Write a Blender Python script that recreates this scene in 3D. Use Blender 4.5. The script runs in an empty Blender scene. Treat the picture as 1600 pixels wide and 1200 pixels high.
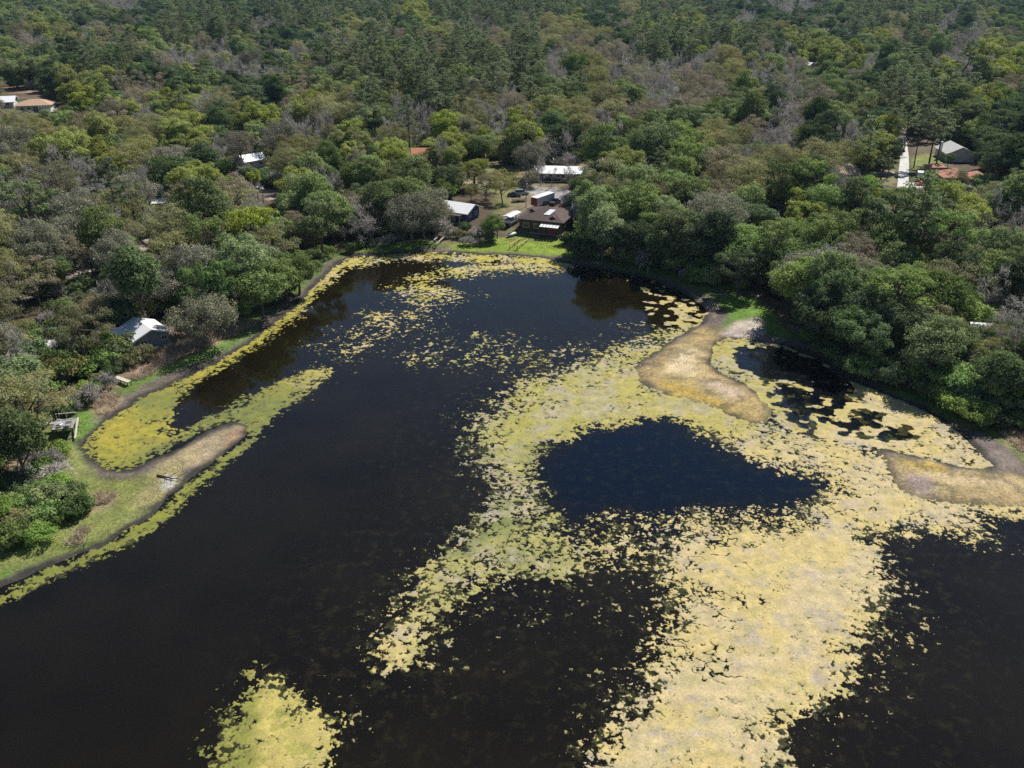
import bpy, bmesh, math, random
import numpy as np
from mathutils import Vector, Matrix

# ------------------------------------------------------------------ camera, sky, sun, exposure
FPX, CX, CY, CAMH = 1400.0, 800.0, 600.0, 75.0        # photograph is 1600 x 1200
HOR = 90.0                                            # horizon lies 90 px above the frame
PITCH = math.atan((CY + HOR) / FPX)
SUN_AZ, SUN_EL = math.radians(38), math.radians(52)   # to the side of straight ahead (+Y)

scene = bpy.context.scene
cam_d = bpy.data.cameras.new("camera")
cam_d.angle = 2 * math.atan(800 / FPX)
cam_d.clip_start, cam_d.clip_end = 0.5, 20000
cam = bpy.data.objects.new("camera", cam_d)
scene.collection.objects.link(cam)
cam.location = (0, 0, CAMH)
cam.rotation_euler = (math.pi / 2 - PITCH, 0, 0)
scene.camera = cam

world = bpy.data.worlds.new("World")
scene.world = world
world.use_nodes = True
wn = world.node_tree
sky = wn.nodes.new("ShaderNodeTexSky")
sky.sky_type = 'NISHITA'
sky.sun_disc = False
sky.sun_elevation = SUN_EL
sky.sun_rotation = SUN_AZ
sky.air_density, sky.dust_density, sky.ozone_density = 1.0, 0.05, 3.0
wn.links.new(sky.outputs[0], wn.nodes["Background"].inputs[0])
wn.nodes["Background"].inputs[1].default_value = 0.06

sun_d = bpy.data.lights.new("sun", 'SUN')
sun_d.energy = 5.0
sun_d.angle = math.radians(0.53)
sun_d.color = (1.0, 0.955, 0.88)
sun = bpy.data.objects.new("sun", sun_d)
scene.collection.objects.link(sun)
_s = Vector((math.sin(SUN_AZ) * math.cos(SUN_EL), math.cos(SUN_AZ) * math.cos(SUN_EL), math.sin(SUN_EL)))
sun.rotation_euler = _s.to_track_quat('Z', 'Y').to_euler()
sun.location = (200, 200, 300)

scene.view_settings.view_transform = 'Standard'
scene.view_settings.look = 'None'
scene.view_settings.exposure = 0.28
scene.view_settings.gamma = 1.0
scene.view_settings.use_curve_mapping = False
scene.cycles.use_denoising = False
scene.cycles.max_bounces = 6
scene.cycles.diffuse_bounces = 3
scene.cycles.transparent_max_bounces = 6
scene.cycles.sample_clamp_indirect = 6

# ------------------------------------------------------------------ helpers
rng = np.random.default_rng(11)
random.seed(5)
COL = scene.collection
SP, CP = math.sin(PITCH), math.cos(PITCH)


def srgb(r, g, b):
    f = lambda c: (c / 255) / 12.92 if c <= 10 else ((c / 255 + 0.055) / 1.055) ** 2.4
    return (f(r), f(g), f(b))


def unproj(px, py, z=0.0):
    """pixel of the photograph -> world point on the level plane z"""
    u, v = (px - CX) / FPX, (CY - py) / FPX
    d = (u, CP + v * SP, -SP + v * CP)
    t = (z - CAMH) / d[2]
    return (d[0] * t, d[1] * t)


def proj(x, y, z):
    """world -> pixel and depth (numpy)"""
    dz = z - CAMH
    depth = y * CP - dz * SP
    up = y * SP + dz * CP
    return CX + FPX * x / depth, CY - FPX * up / depth, depth


def W(pts, z=0.0):
    return np.array([unproj(a, b, z) for a, b in pts])


def hash2(ix, iy, seed):
    h = (ix.astype(np.int64) * 374761393 + iy.astype(np.int64) * 668265263 + seed * 1274126177) & 0x7fffffff
    h = ((h ^ (h >> 13)) * 1103515245) & 0x7fffffff
    h = ((h ^ (h >> 15)) * 12345697) & 0x7fffffff
    return ((h ^ (h >> 12)) & 0xfffff) / float(0xfffff)


def vnoise(x, y, seed=0):
    ix, iy = np.floor(x), np.floor(y)
    fx, fy = x - ix, y - iy
    fx = fx * fx * fx * (fx * (fx * 6 - 15) + 10)
    fy = fy * fy * fy * (fy * (fy * 6 - 15) + 10)
    a, b = hash2(ix, iy, seed), hash2(ix + 1, iy, seed)
    c, d = hash2(ix, iy + 1, seed), hash2(ix + 1, iy + 1, seed)
    return (a * (1 - fx) + b * fx) * (1 - fy) + (c * (1 - fx) + d * fx) * fy


def fbm(x, y, scale, octaves=4, seed=0, gain=0.5):
    s, amp, tot = 0.0, 1.0, 0.0
    x, y = x / scale, y / scale
    for o in range(octaves):
        c, sn = math.cos(o * 0.9 + 0.4), math.sin(o * 0.9 + 0.4)
        s = s + amp * vnoise(x * c - y * sn + 17.3 * o, x * sn + y * c - 9.1 * o, seed + o * 31)
        tot += amp
        amp *= gain
        x, y = x * 2.03, y * 2.03
    return s / tot


def uniform(n):
    m, sd = n.mean(), n.std() + 1e-9
    t = (n - m) / (sd * 1.4142)
    return 0.5 * (1 + np.tanh(1.128 * t + 0.1009 * t ** 3))


def sstep(a, b, x):
    t = np.clip((x - a) / (b - a), 0, 1)
    return t * t * (3 - 2 * t)


def seg_dist(P, x, y, closed=True):
    d = np.full(x.shape, 1e18)
    n = len(P)
    for i in range(n if closed else n - 1):
        ax, ay = P[i]
        bx, by = P[(i + 1) % n]
        ex, ey = bx - ax, by - ay
        L = ex * ex + ey * ey + 1e-12
        t = np.clip(((x - ax) * ex + (y - ay) * ey) / L, 0, 1)
        d = np.minimum(d, (x - ax - t * ex) ** 2 + (y - ay - t * ey) ** 2)
    return np.sqrt(d)


def inside(P, x, y):
    r = np.zeros(x.shape, bool)
    n = len(P)
    for i in range(n):
        ax, ay = P[i]
        bx, by = P[(i + 1) % n]
        if ay == by:
            continue
        r ^= ((ay > y) != (by > y)) & (x < (bx - ax) * (y - ay) / (by - ay) + ax)
    return r


def sdf(P, x, y):
    """positive inside"""
    x, y = np.asarray(x, float), np.asarray(y, float)
    d = seg_dist(P, x, y)
    return np.where(inside(P, x, y), d, -d)


def smooth_poly(P, n=2):
    P = np.asarray(P, float)
    for _ in range(n):
        Q = np.roll(P, -1, 0)
        P = np.stack([P * 0.75 + Q * 0.25, P * 0.25 + Q * 0.75], 1).reshape(-1, 2)
    return P


def props(o, label=None, cat=None, group=None, kind=None):
    if label: o["label"] = label
    if cat: o["category"] = cat
    if group: o["group"] = group
    if kind: o["kind"] = kind
    return o


def mesh_np(name, V, loops, starts, totals, mats=(), smooth=False, midx=None):
    me = bpy.data.meshes.new(name)
    me.vertices.add(len(V))
    me.vertices.foreach_set("co", np.asarray(V, np.float32).ravel())
    me.loops.add(len(loops))
    me.loops.foreach_set("vertex_index", np.asarray(loops, np.int32))
    me.polygons.add(len(starts))
    me.polygons.foreach_set("loop_start", np.asarray(starts, np.int32))
    me.polygons.foreach_set("loop_total", np.asarray(totals, np.int32))
    for m in mats:
        me.materials.append(m)
    if midx is not None:
        me.polygons.foreach_set("material_index", np.asarray(midx, np.int32))
    me.update(calc_edges=True)
    me.polygons.foreach_set("use_smooth", np.full(len(starts), smooth))
    return me


def quads_mesh(name, V, F, mats=(), smooth=False, midx=None):
    F = np.asarray(F)
    k = F.shape[1]
    n = len(F)
    return mesh_np(name, V, F.ravel(), np.arange(n) * k, np.full(n, k), mats, smooth, midx)


def vcol(me, name, rgb):
    a = me.attributes.new(name, 'FLOAT_COLOR', 'POINT')
    c = np.ones((len(rgb), 4), np.float32)
    c[:, :3] = rgb
    a.data.foreach_set("color", c.ravel())


def link(name, me, parent=None, loc=None):
    o = bpy.data.objects.new(name, me)
    COL.objects.link(o)
    if parent: o.parent = parent
    if loc is not None: o.location = loc
    return o


# ------------------------------------------------------------------ materials
def mat(name):
    m = bpy.data.materials.new(name)
    m.use_nodes = True
    nt = m.node_tree
    return m, nt, nt.nodes["Principled BSDF"], nt.nodes["Material Output"]


def N(nt, t, **kw):
    n = nt.nodes.new(t)
    for k, v in kw.items():
        setattr(n, k, v)
    return n


def noise_node(nt, scale, detail=3, rough=0.55, coord='Object', vec=None):
    n = N(nt, "ShaderNodeTexNoise")
    n.inputs["Scale"].default_value = scale
    n.inputs["Detail"].default_value = detail
    n.inputs["Roughness"].default_value = rough
    if vec is None:
        tc = N(nt, "ShaderNodeTexCoord")
        vec = tc.outputs[coord]
    nt.links.new(vec, n.inputs["Vector"])
    return n


def ramp(nt, fac, stops):
    r = N(nt, "ShaderNodeValToRGB")
    while len(r.color_ramp.elements) < len(stops):
        r.color_ramp.elements.new(0.5)
    for e, (p, c) in zip(r.color_ramp.elements, stops):
        e.position = p
        e.color = (*c, 1) if len(c) == 3 else c
    nt.links.new(fac, r.inputs[0])
    return r


def mixc(nt, a, b, fac, mode='MIX'):
    m = N(nt, "ShaderNodeMix", data_type='RGBA', blend_type=mode)
    for i, v in ((0, fac), (6, a), (7, b)):
        if hasattr(v, "is_output") or isinstance(v, bpy.types.NodeSocket):
            nt.links.new(v, m.inputs[i])
        else:
            m.inputs[i].default_value = (*v, 1) if isinstance(v, (tuple, list)) and len(v) == 3 else v
    return m.outputs[2]


def plain(name, rgb, rough=0.7, metal=0.0, wear=0.25, scale=1.5, spec=0.5):
    """painted / built surface: base colour with broad stains and fine grain"""
    m, nt, bs, out = mat(name)
    n = noise_node(nt, scale, 5, 0.65)
    n2 = noise_node(nt, scale * 9, 2, 0.6)
    lo = tuple(c * (1 - wear) for c in rgb)
    hi = tuple(min(1, c * (1 + wear * 0.5)) for c in rgb)
    r = ramp(nt, n.outputs[0], [(0.3, lo), (0.7, hi)])
    c = mixc(nt, r.outputs[0], n2.outputs[0], 0.12, 'SOFT_LIGHT')
    nt.links.new(c, bs.inputs["Base Color"])
    bs.inputs["Roughness"].default_value = rough
    bs.inputs["Metallic"].default_value = metal
    bs.inputs["Specular IOR Level"].default_value = spec
    return m


def leaf_mat(name, ca, cb, cc=None, trans=0.45, var=0.35):
    """foliage: per-tree and per-leaf variation, diffuse + light through the leaf"""
    ca, cb, cc = [tuple(v * 1.88 for v in c) for c in (ca, cb, cc)]
    m, nt, bs, out = mat(name)
    nt.nodes.remove(bs)
    oi = N(nt, "ShaderNodeObjectInfo")
    ge = N(nt, "ShaderNodeNewGeometry")
    stops = [(0.0, ca), (0.7, cb)] + ([(1.0, cc)] if cc else [])
    r1 = ramp(nt, ge.outputs["Random Per Island"], stops)
    hsv = N(nt, "ShaderNodeHueSaturation")
    mr = N(nt, "ShaderNodeMapRange")
    nt.links.new(oi.outputs["Random"], mr.inputs[0])
    mr.inputs[3].default_value, mr.inputs[4].default_value = 0.483, 0.505
    nt.links.new(mr.outputs[0], hsv.inputs["Hue"])
    mu = N(nt, "ShaderNodeMath", operation='MULTIPLY'); mu.inputs[1].default_value = 7.31
    fr = N(nt, "ShaderNodeMath", operation='FRACT')
    nt.links.new(oi.outputs["Random"], mu.inputs[0]); nt.links.new(mu.outputs[0], fr.inputs[0])
    mr2 = N(nt, "ShaderNodeMapRange")
    nt.links.new(fr.outputs[0], mr2.inputs[0])
    mr2.inputs[3].default_value, mr2.inputs[4].default_value = 1 - var, 1 + var
    nt.links.new(mr2.outputs[0], hsv.inputs["Value"])
    mu2 = N(nt, "ShaderNodeMath", operation='MULTIPLY'); mu2.inputs[1].default_value = 3.77
    fr2 = N(nt, "ShaderNodeMath", operation='FRACT')
    nt.links.new(fr.outputs[0], mu2.inputs[0]); nt.links.new(mu2.outputs[0], fr2.inputs[0])
    mr3 = N(nt, "ShaderNodeMapRange")
    nt.links.new(fr2.outputs[0], mr3.inputs[0])
    mr3.inputs[3].default_value, mr3.inputs[4].default_value = 0.72, 1.0
    nt.links.new(mr3.outputs[0], hsv.inputs["Saturation"])
    nt.links.new(r1.outputs[0], hsv.inputs["Color"])
    d = N(nt, "ShaderNodeBsdfDiffuse"); t = N(nt, "ShaderNodeBsdfTranslucent")
    mx = N(nt, "ShaderNodeMixShader"); mx.inputs[0].default_value = trans
    nt.links.new(hsv.outputs[0], d.inputs[0]); nt.links.new(hsv.outputs[0], t.inputs[0])
    nt.links.new(d.outputs[0], mx.inputs[1]); nt.links.new(t.outputs[0], mx.inputs[2])
    nt.links.new(mx.outputs[0], out.inputs[0])
    return m


def attr_mat(name, attr, fine=(6.0, 0.5), bump=(0.0, 1.0), rough=0.9, spec=0.2):
    m, nt, bs, out = mat(name)
    a = N(nt, "ShaderNodeAttribute", attribute_name=attr)
    n1 = noise_node(nt, fine[0], 6, 0.7)
    n2 = noise_node(nt, fine[0] * 0.13, 4, 0.6)
    r1 = ramp(nt, n1.outputs[0], [(0.28, (1 - fine[1],) * 3), (0.72, (1 + fine[1] * 0.7,) * 3)])
    r2 = ramp(nt, n2.outputs[0], [(0.3, (0.72, 0.74, 0.78)), (0.7, (1.15, 1.12, 1.08))])
    c = mixc(nt, a.outputs["Color"], r1.outputs[0], 1.0, 'MULTIPLY')
    c = mixc(nt, c, r2.outputs[0], 1.0, 'MULTIPLY')
    nt.links.new(c, bs.inputs["Base Color"])
    bs.inputs["Roughness"].default_value = rough
    bs.inputs["Specular IOR Level"].default_value = spec
    if bump[0]:
        b = N(nt, "ShaderNodeBump")
        b.inputs["Strength"].default_value = 0.8
        b.inputs["Distance"].default_value = bump[0]
        nb = noise_node(nt, bump[1], 5, 0.7)
        nt.links.new(nb.outputs[0], b.inputs["Height"])
        nt.links.new(b.outputs[0], bs.inputs["Normal"])
    return m
# ------------------------------------------------------------------ lake outline, ground
LEFT_SHORE = [(60, 893), (120, 868), (165, 850), (200, 827), (237, 802), (270, 772), (295, 750), (325, 730), (355, 705),
    (382, 682), (392, 665), (375, 659), (350, 662), (320, 677), (287, 697), (250, 712), (225, 727), (195, 737), (175, 735),
    (155, 724), (140, 712), (130, 695), (135, 685), (160, 667), (180, 652), (200, 637), (230, 620), (262, 602), (300, 587),
    (337, 570), (362, 555), (400, 530), (430, 507), (450, 492), (470, 470), (490, 450), (515, 425), (535, 408), (555, 400),
    (600, 397), (650, 395), (700, 395), (760, 398), (830, 400), (880, 412), (930, 420), (980, 428), (1020, 438), (1060, 455),
    (1090, 472), (1105, 488), (1100, 500), (1088, 510), (1060, 524), (1030, 546), (1000, 564), (990, 581), (1000, 600),
    (1037, 615), (1075, 626), (1112, 637), (1150, 654), (1184, 664), (1202, 656), (1206, 637), (1187, 619), (1169, 600),
    (1142, 589), (1116, 577), (1109, 566), (1116, 544), (1124, 534), (1150, 529), (1187, 534), (1225, 544), (1250, 545),
    (1287, 570), (1320, 592), (1355, 605), (1387, 620), (1425, 632), (1450, 645), (1475, 662), (1500, 677), (1517, 692),
    (1535, 715), (1550, 727), (1525, 734), (1487, 727), (1450, 717), (1412, 708), (1380, 700), (1368, 704), (1375, 716),
    (1387, 737), (1407, 765), (1437, 780), (1475, 788), (1525, 790), (1600, 794), (1680, 800)]
lake_w = [tuple(unproj(*p)) for p in [(-80, 955), (0, 917)] + LEFT_SHORE]
lake_w += [(130, 118), (190, 112), (260, 60), (230, -60), (120, -140), (-120, -140), (-190, -40), (-120, 55), (-90, 78)]
LAKE = smooth_poly(lake_w, 1)


def lake_sd(x, y):            # positive on land
    x, y = np.asarray(x, float), np.asarray(y, float)
    return -sdf(LAKE, x, y) + (fbm(x, y, 3.4, 4, 303, 0.6) - 0.5) * 1.7


def ground_h(x, y, sd=None):
    x, y = np.asarray(x, float), np.asarray(y, float)
    if sd is None:
        sd = lake_sd(x, y)
    land = 0.45 * (1 - np.exp(-np.maximum(sd, 0) / 3.0)) + 1.6 * sstep(6, 34, sd)
    land = land + 0.25 * (fbm(x, y, 14, 3, 3) - 0.5) * sstep(1, 10, sd) + 3.0 * (fbm(x, y, 260, 2, 8) - 0.5) * sstep(60, 300, sd)
    bed = np.maximum(sd * 0.14, -1.6)
    return np.where(sd > 0, land, bed)


def ground_at(px, py):
    z = 1.0
    for _ in range(4):
        x, y = unproj(px, py, z)
        z = float(ground_h(np.array([x]), np.array([y]))[0])
    return Vector((x, y, z))


def axis(lo, hi, step, far, mid_hi, mid_lo):
    a = list(np.arange(lo, hi, step))
    s, v = step, a[-1]
    while v < far:
        s *= 1.012 if v < mid_hi else 1.25; v += s; a.append(v)
    s, v = step, a[0]
    while v > -far:
        s *= 1.03 if v > mid_lo else 1.25; v -= s; a.insert(0, v)
    return np.array(a)


gx, gy = axis(-105, 118, 0.6, 7000, 260, -220), axis(78, 262, 0.6, 7000, 520, 70)
GX, GY = np.meshgrid(gx, gy)
fx_, fy_ = GX.ravel(), GY.ravel()
gsd = lake_sd(fx_, fy_)
gz = ground_h(fx_, fy_, gsd)


def zone(pts, soft=2.0, z=0.4):
    """soft mask of a patch of ground given by photo pixels"""
    P = smooth_poly(W(pts, z), 1)
    d = sdf(P, fx_, fy_)
    return sstep(-soft, soft, d + (fbm(fx_, fy_, 3.5, 4, 41) - 0.5) * soft * 2.2)


nA, nB, nC = fbm(fx_, fy_, 9, 4, 21), fbm(fx_, fy_, 2.2, 4, 22), fbm(fx_, fy_, 30, 3, 23)
def lerp(c, col, w): return c * (1 - w[:, None]) + np.array(col)[None, :] * w[:, None]
gc = np.tile(np.array([0.105, 0.078, 0.05]), (len(fx_), 1))                       # leaf litter
gc = lerp(gc, (0.17, 0.13, 0.085), sstep(0.5, 0.65, nA))
gc = lerp(gc, (0.07, 0.085, 0.032), sstep(0.5, 0.62, nC) * 0.7)
# bank: mud, green strip, straw
wob = (nA - 0.5) * 2.6 + (nB - 0.5) * 1.6
s2 = gsd + wob + (nC - 0.5) * 6.0
gc = lerp(gc, (0.25, 0.19, 0.115), sstep(13, 9, s2) * (gsd > 0))
gc = lerp(gc, (0.135, 0.185, 0.05), sstep(8.5, 6.0, s2) * (gsd > 0))
gc = lerp(gc, (0.09, 0.165, 0.03), sstep(5.5, 4.0, s2) * sstep(0.45, 0.6, nB) * (gsd > 0))
gc = lerp(gc, (0.145, 0.122, 0.10), sstep(3.6, 2.4, s2))
gc = lerp(gc, (0.055, 0.048, 0.042), sstep(1.9, 0.9, gsd + (nB - 0.5) * 1.2))
# lawns
for pts, col in (
    ([(560, 388), (600, 380), (680, 372), (690, 388), (560, 392)], (0.17, 0.28, 0.035)),
    ([(700, 392), (705, 380), (760, 376), (840, 366), (900, 372), (905, 400), (860, 398), (790, 393)], (0.24, 0.33, 0.04)),
    ([(785, 372), (800, 358), (900, 366), (895, 376), (800, 380)], (0.17, 0.19, 0.055)),
    ([(1120, 455), (1180, 465), (1225, 500), (1230, 524), (1205, 522), (1150, 502), (1132, 480)], (0.15, 0.27, 0.04)),
    ([(905, 398), (990, 402), (1090, 420), (1160, 445), (1150, 462), (1080, 440), (960, 418)], (0.12, 0.2, 0.035)),
    ([(1440, 610), (1500, 630), (1540, 665), (1500, 660), (1465, 640)], (0.17, 0.24, 0.05)),
    ([(1423, 250), (1475, 248), (1476, 262), (1440, 275), (1424, 276)], (0.22, 0.25, 0.07)),
    ([(1365, 267), (1402, 266), (1402, 300), (1370, 296)], (0.24, 0.22, 0.10)),
    ([(60, 700), (110, 690), (130, 700), (150, 740), (210, 745), (250, 735), (300, 708), (275, 765), (200, 822), (140, 850), (60, 875), (0, 895), (0, 840), (90, 800)], (0.225, 0.245, 0.075)),
    ([(120, 640), (140, 640), (150, 655), (130, 680), (118, 684), (110, 700)], (0.14, 0.25, 0.04)),
    ([(185, 605), (260, 585), (330, 560), (400, 520), (396, 508), (330, 540), (250, 575), (190, 595)], (0.155, 0.25, 0.06)),
    ([(0, 178), (80, 172), (100, 178), (80, 190), (0, 195)], (0.13, 0.15, 0.05)),
):
    m_ = zone(pts, 1.6) * (gsd > 0.9)
    gc = lerp(gc, col, m_ * (0.75 + 0.25 * nB))
# sand, ash, mud tracks, bare dirt
for pts, col, soft in (
    ([(1124, 532), (1110, 545), (1105, 565), (1140, 592), (1170, 603), (1200, 640), (1185, 660), (1110, 634), (1040, 612), (998, 592), (998, 572), (1040, 545), (1080, 522), (1100, 510), (1130, 500)], (0.34, 0.25, 0.11), 1.6),
    ([(1030, 580), (1060, 550), (1095, 535), (1090, 560), (1085, 585), (1060, 590)], (0.50, 0.41, 0.26), 2.2),
    ([(1090, 590), (1140, 600), (1165, 618), (1150, 628), (1110, 610)], (0.42, 0.33, 0.26), 2.0),
    ([(1010, 590), (1060, 612), (1120, 632), (1180, 655), (1120, 622), (1060, 600)], (0.36, 0.26, 0.05), 1.3),
    ([(1020, 436), (1070, 452), (1110, 475), (1135, 490), (1130, 515), (1105, 515), (1108, 490), (1085, 468), (1040, 448)], (0.125, 0.10, 0.088), 1.2),
    ([(1078, 455), (1105, 472), (1118, 490), (1122, 505), (1112, 490), (1095, 472)], (0.29, 0.23, 0.16), 0.6),
    ([(1130, 512), (1170, 495), (1190, 497), (1200, 525), (1160, 527), (1132, 525)], (0.52, 0.44, 0.38), 1.2),
    ([(1195, 520), (1215, 528), (1212, 538), (1170, 532)], (0.20, 0.15, 0.13), 1.0),
    ([(1380, 705), (1460, 722), (1540, 738), (1600, 742), (1680, 755), (1680, 795), (1560, 788), (1470, 783), (1410, 762)], (0.32, 0.24, 0.12), 1.5),
    ([(1430, 735), (1520, 745), (1600, 752), (1600, 760), (1500, 762)], (0.44, 0.34, 0.20), 1.6),
    ([(1400, 715), (1460, 725), (1480, 735), (1430, 732)], (0.40, 0.28, 0.06), 1.2),
    ([(1405, 738), (1450, 745), (1470, 778), (1430, 772)], (0.27, 0.21, 0.20), 1.3),
    ([(1520, 675), (1560, 690), (1600, 735), (1560, 735), (1540, 700)], (0.22, 0.18, 0.16), 1.3),
    ([(1560, 670), (1640, 690), (1640, 720), (1590, 710)], (0.34, 0.26, 0.17), 1.5),
    ([(375, 664), (350, 668), (300, 695), (262, 716), (250, 735), (285, 735), (330, 715), (370, 690), (385, 675)], (0.44, 0.35, 0.22), 1.5),
    ([(300, 700), (262, 720), (235, 745), (205, 790), (230, 795), (262, 765), (300, 730)], (0.33, 0.28, 0.14), 1.5),
    ([(355, 672), (388, 664), (375, 682), (345, 700)], (0.29, 0.19, 0.12), 1.0),
    ([(255, 742), (278, 742), (275, 752), (262, 765), (255, 762)], (0.62, 0.60, 0.58), 0.5),
    ([(150, 765), (182, 772), (178, 788), (150, 800), (135, 790)], (0.28, 0.20, 0.15), 1.2),
    ([(138, 712), (160, 732), (195, 742), (240, 722), (215, 745), (180, 752), (150, 740)], (0.135, 0.11, 0.095), 0.7),
    ([(145, 625), (175, 612), (190, 625), (170, 645), (145, 650)], (0.34, 0.25, 0.16), 1.2),
    ([(200, 585), (215, 560), (300, 530), (350, 515), (400, 500), (390, 515), (330, 540), (260, 572), (215, 592)], (0.34, 0.25, 0.17), 1.2),
    ([(690, 362), (760, 362), (765, 376), (700, 380), (670, 372)], (0.15, 0.11, 0.085), 1.5),
    ([(640, 388), (700, 383), (715, 390), (650, 396)], (0.20, 0.155, 0.12), 1.2),
    ([(740, 262), (790, 255), (850, 268), (930, 280), (925, 292), (860, 300), (850, 330), (790, 355), (775, 350), (790, 310), (720, 300), (715, 275)], (0.25, 0.205, 0.12), 2.5),
    ([(715, 268), (790, 262), (805, 280), (800, 310), (790, 345), (770, 345), (770, 305), (715, 296)], (0.19, 0.20, 0.07), 2.5),
    ([(715, 292), (780, 288), (800, 292), (780, 297), (720, 298)], (0.50, 0.42, 0.33), 1.0),
    ([(826, 298), (880, 303), (905, 310), (880, 322), (850, 325), (830, 312)], (0.42, 0.40, 0.39), 1.2),
    ([(395, 300), (430, 303), (440, 315), (420, 322), (395, 315)], (0.50, 0.40, 0.30), 1.5),
    ([(440, 300), (470, 292), (500, 290), (470, 298)], (0.48, 0.38, 0.28), 1.2),
    ([(330, 268), (370, 262), (420, 262), (430, 268), (380, 280), (340, 280)], (0.34, 0.22, 0.14), 2.0),
    ([(5, 478), (40, 462), (65, 458), (60, 475), (30, 490), (5, 492)], (0.62, 0.54, 0.47), 1.2),
    ([(95, 438), (120, 432), (150, 424), (160, 432), (130, 445), (98, 446)], (0.58, 0.5, 0.44), 1.2),
    ([(205, 392), (228, 380), (240, 382), (225, 404), (205, 405)], (0.60, 0.5, 0.43), 1.2),
    ([(0, 130), (20, 122), (60, 128), (80, 140), (60, 152), (0, 150)], (0.38, 0.25, 0.16), 4.0),
    ([(85, 172), (110, 169), (112, 172), (90, 177)], (0.6, 0.58, 0.54), 1.0),
    ([(1410, 215), (1475, 215), (1475, 226), (1424, 228)], (0.30, 0.22, 0.12), 2.0),
    ([(1385, 205), (1402, 205), (1402, 225), (1385, 222)], (0.28, 0.21, 0.11), 2.0),
    ([(1420, 232), (1480, 230), (1482, 246), (1424, 248)], (0.16, 0.13, 0.08), 2.0),
    ([(895, 262), (915, 262), (920, 285), (830, 285), (825, 275)], (0.33, 0.21, 0.12), 2.0),
    ([(700, 235), (760, 230), (760, 260), (720, 268), (690, 262)], (0.30, 0.22, 0.15), 2.5),
):
    m_ = zone(pts, soft) * (gsd > 0.25)
    gc = lerp(gc, col, m_ * (0.7 + 0.3 * nB))
# wet rim everywhere and lake bed
sandy = np.maximum(zone([(1124, 524), (1100, 545), (1100, 565), (1140, 596), (1170, 606), (1212, 640), (1190, 672), (1110, 642), (1030, 618), (985, 592), (985, 572), (1030, 545), (1080, 518), (1100, 505), (1140, 505)], 2.0),
                   zone([(1360, 700), (1460, 716), (1540, 736), (1700, 745), (1700, 805), (1560, 796), (1470, 792), (1390, 770)], 2.0))
gc = lerp(gc, (0.19, 0.165, 0.075), sandy * sstep(1.3, 0.1, gsd + (nB - 0.5) * 1.6) * 0.7)
gc = lerp(gc, (0.05, 0.046, 0.04), sstep(1.1, 0.1, gsd + (nB - 0.5) * 0.7) * (1 - 0.92 * sandy))
gc = gc * (0.62 + 0.76 * fbm(fx_, fy_, 1.5, 4, 77, 0.7))[:, None]
gc = gc * (1 + 0.28 * sandy)[:, None]
gc = lerp(gc, (0.13, 0.115, 0.06), sandy * sstep(0.54, 0.64, fbm(fx_, fy_, 2.6, 5, 78, 0.7)) * 0.6)
ny_, nx_ = GX.shape
ii = (np.arange(ny_ - 1)[:, None] * nx_ + np.arange(nx_ - 1)[None, :]).ravel()
F = np.stack([ii, ii + 1, ii + nx_ + 1, ii + nx_], 1)
M_ground = attr_mat("ground_surface", "Col", (2.6, 0.62), (0.16, 2.2))
me = quads_mesh("ground", np.stack([fx_, fy_, gz], 1), F, [M_ground], True)
vcol(me, "Col", np.clip(gc, 0, 1))
props(link("ground", me), kind="structure")

# ------------------------------------------------------------------ algae coverage (fraction of water covered)
P_MAIN = smooth_poly(W([(1097, 482), (1037, 506), (1007, 525), (932, 551), (887, 574), (850, 581), (812, 589), (801, 619), (767, 645), (734, 667),
    (730, 694), (749, 727), (765, 760), (771, 783), (733, 837), (692, 867), (646, 896), (629, 933), (596, 987), (587, 1008),
    (608, 1033), (629, 1046), (650, 1025), (683, 979), (717, 942), (754, 921), (817, 904), (879, 904), (896, 886), (921, 892),
    (962, 886), (1010, 872), (1036, 885), (1045, 950), (1020, 1020), (1010, 1060), (985, 1110), (950, 1150), (930, 1200),
    (905, 1290), (1200, 1290), (1215, 1200), (1230, 1130), (1290, 1110), (1310, 1080), (1340, 1030), (1350, 1000), (1388, 960),
    (1390, 920), (1375, 870), (1360, 835), (1403, 837), (1438, 828), (1460, 813), (1512, 806), (1600, 811), (1720, 826), (1720, 790),
    (1600, 775), (1475, 760), (1430, 715), (1385, 690), (1300, 690), (1235, 672), (1222, 640), (1206, 600), (1110, 560), (1120, 500)]), 1)
P_BAY = smooth_poly(W([(871, 817), (858, 792), (833, 762), (825, 742), (824, 727), (850, 709), (887, 679), (917, 664), (962, 656), (1022, 649),
    (1056, 656), (1094, 679), (1131, 697), (1157, 716), (1225, 727), (1262, 739), (1300, 750), (1310, 770), (1280, 785), (1240, 798),
    (1180, 803), (1120, 799), (1070, 798), (1040, 838), (1010, 832), (990, 806), (955, 800), (915, 818), (890, 835)]), 1)
P_WISP = smooth_poly(W([(885, 830), (915, 812), (955, 790), (1000, 800), (1015, 830), (1045, 845), (1040, 885), (962, 890), (896, 890)]), 1)
P_COVE = smooth_poly(W([(125, 690), (180, 645), (230, 612), (300, 580), (365, 548), (375, 562), (310, 600), (284, 618), (272, 640), (262, 682),
    (320, 655), (370, 632), (430, 598), (480, 578), (522, 568), (515, 592), (460, 628), (420, 652), (396, 690), (375, 655), (320, 672),
    (250, 708), (190, 742), (150, 730)]), 1)
P_POOL = smooth_poly(W([(1100, 545), (1120, 525), (1200, 530), (1300, 570), (1400, 620), (1480, 660), (1540, 715), (1560, 735), (1480, 730), (1380, 700),
    (1300, 690), (1215, 660), (1170, 600), (1110, 575)]), 1)
P_HOLE1 = smooth_poly(W([(1142, 548), (1200, 542), (1262, 560), (1320, 598), (1300, 620), (1262, 596), (1200, 592), (1160, 575)]), 1)
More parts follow.
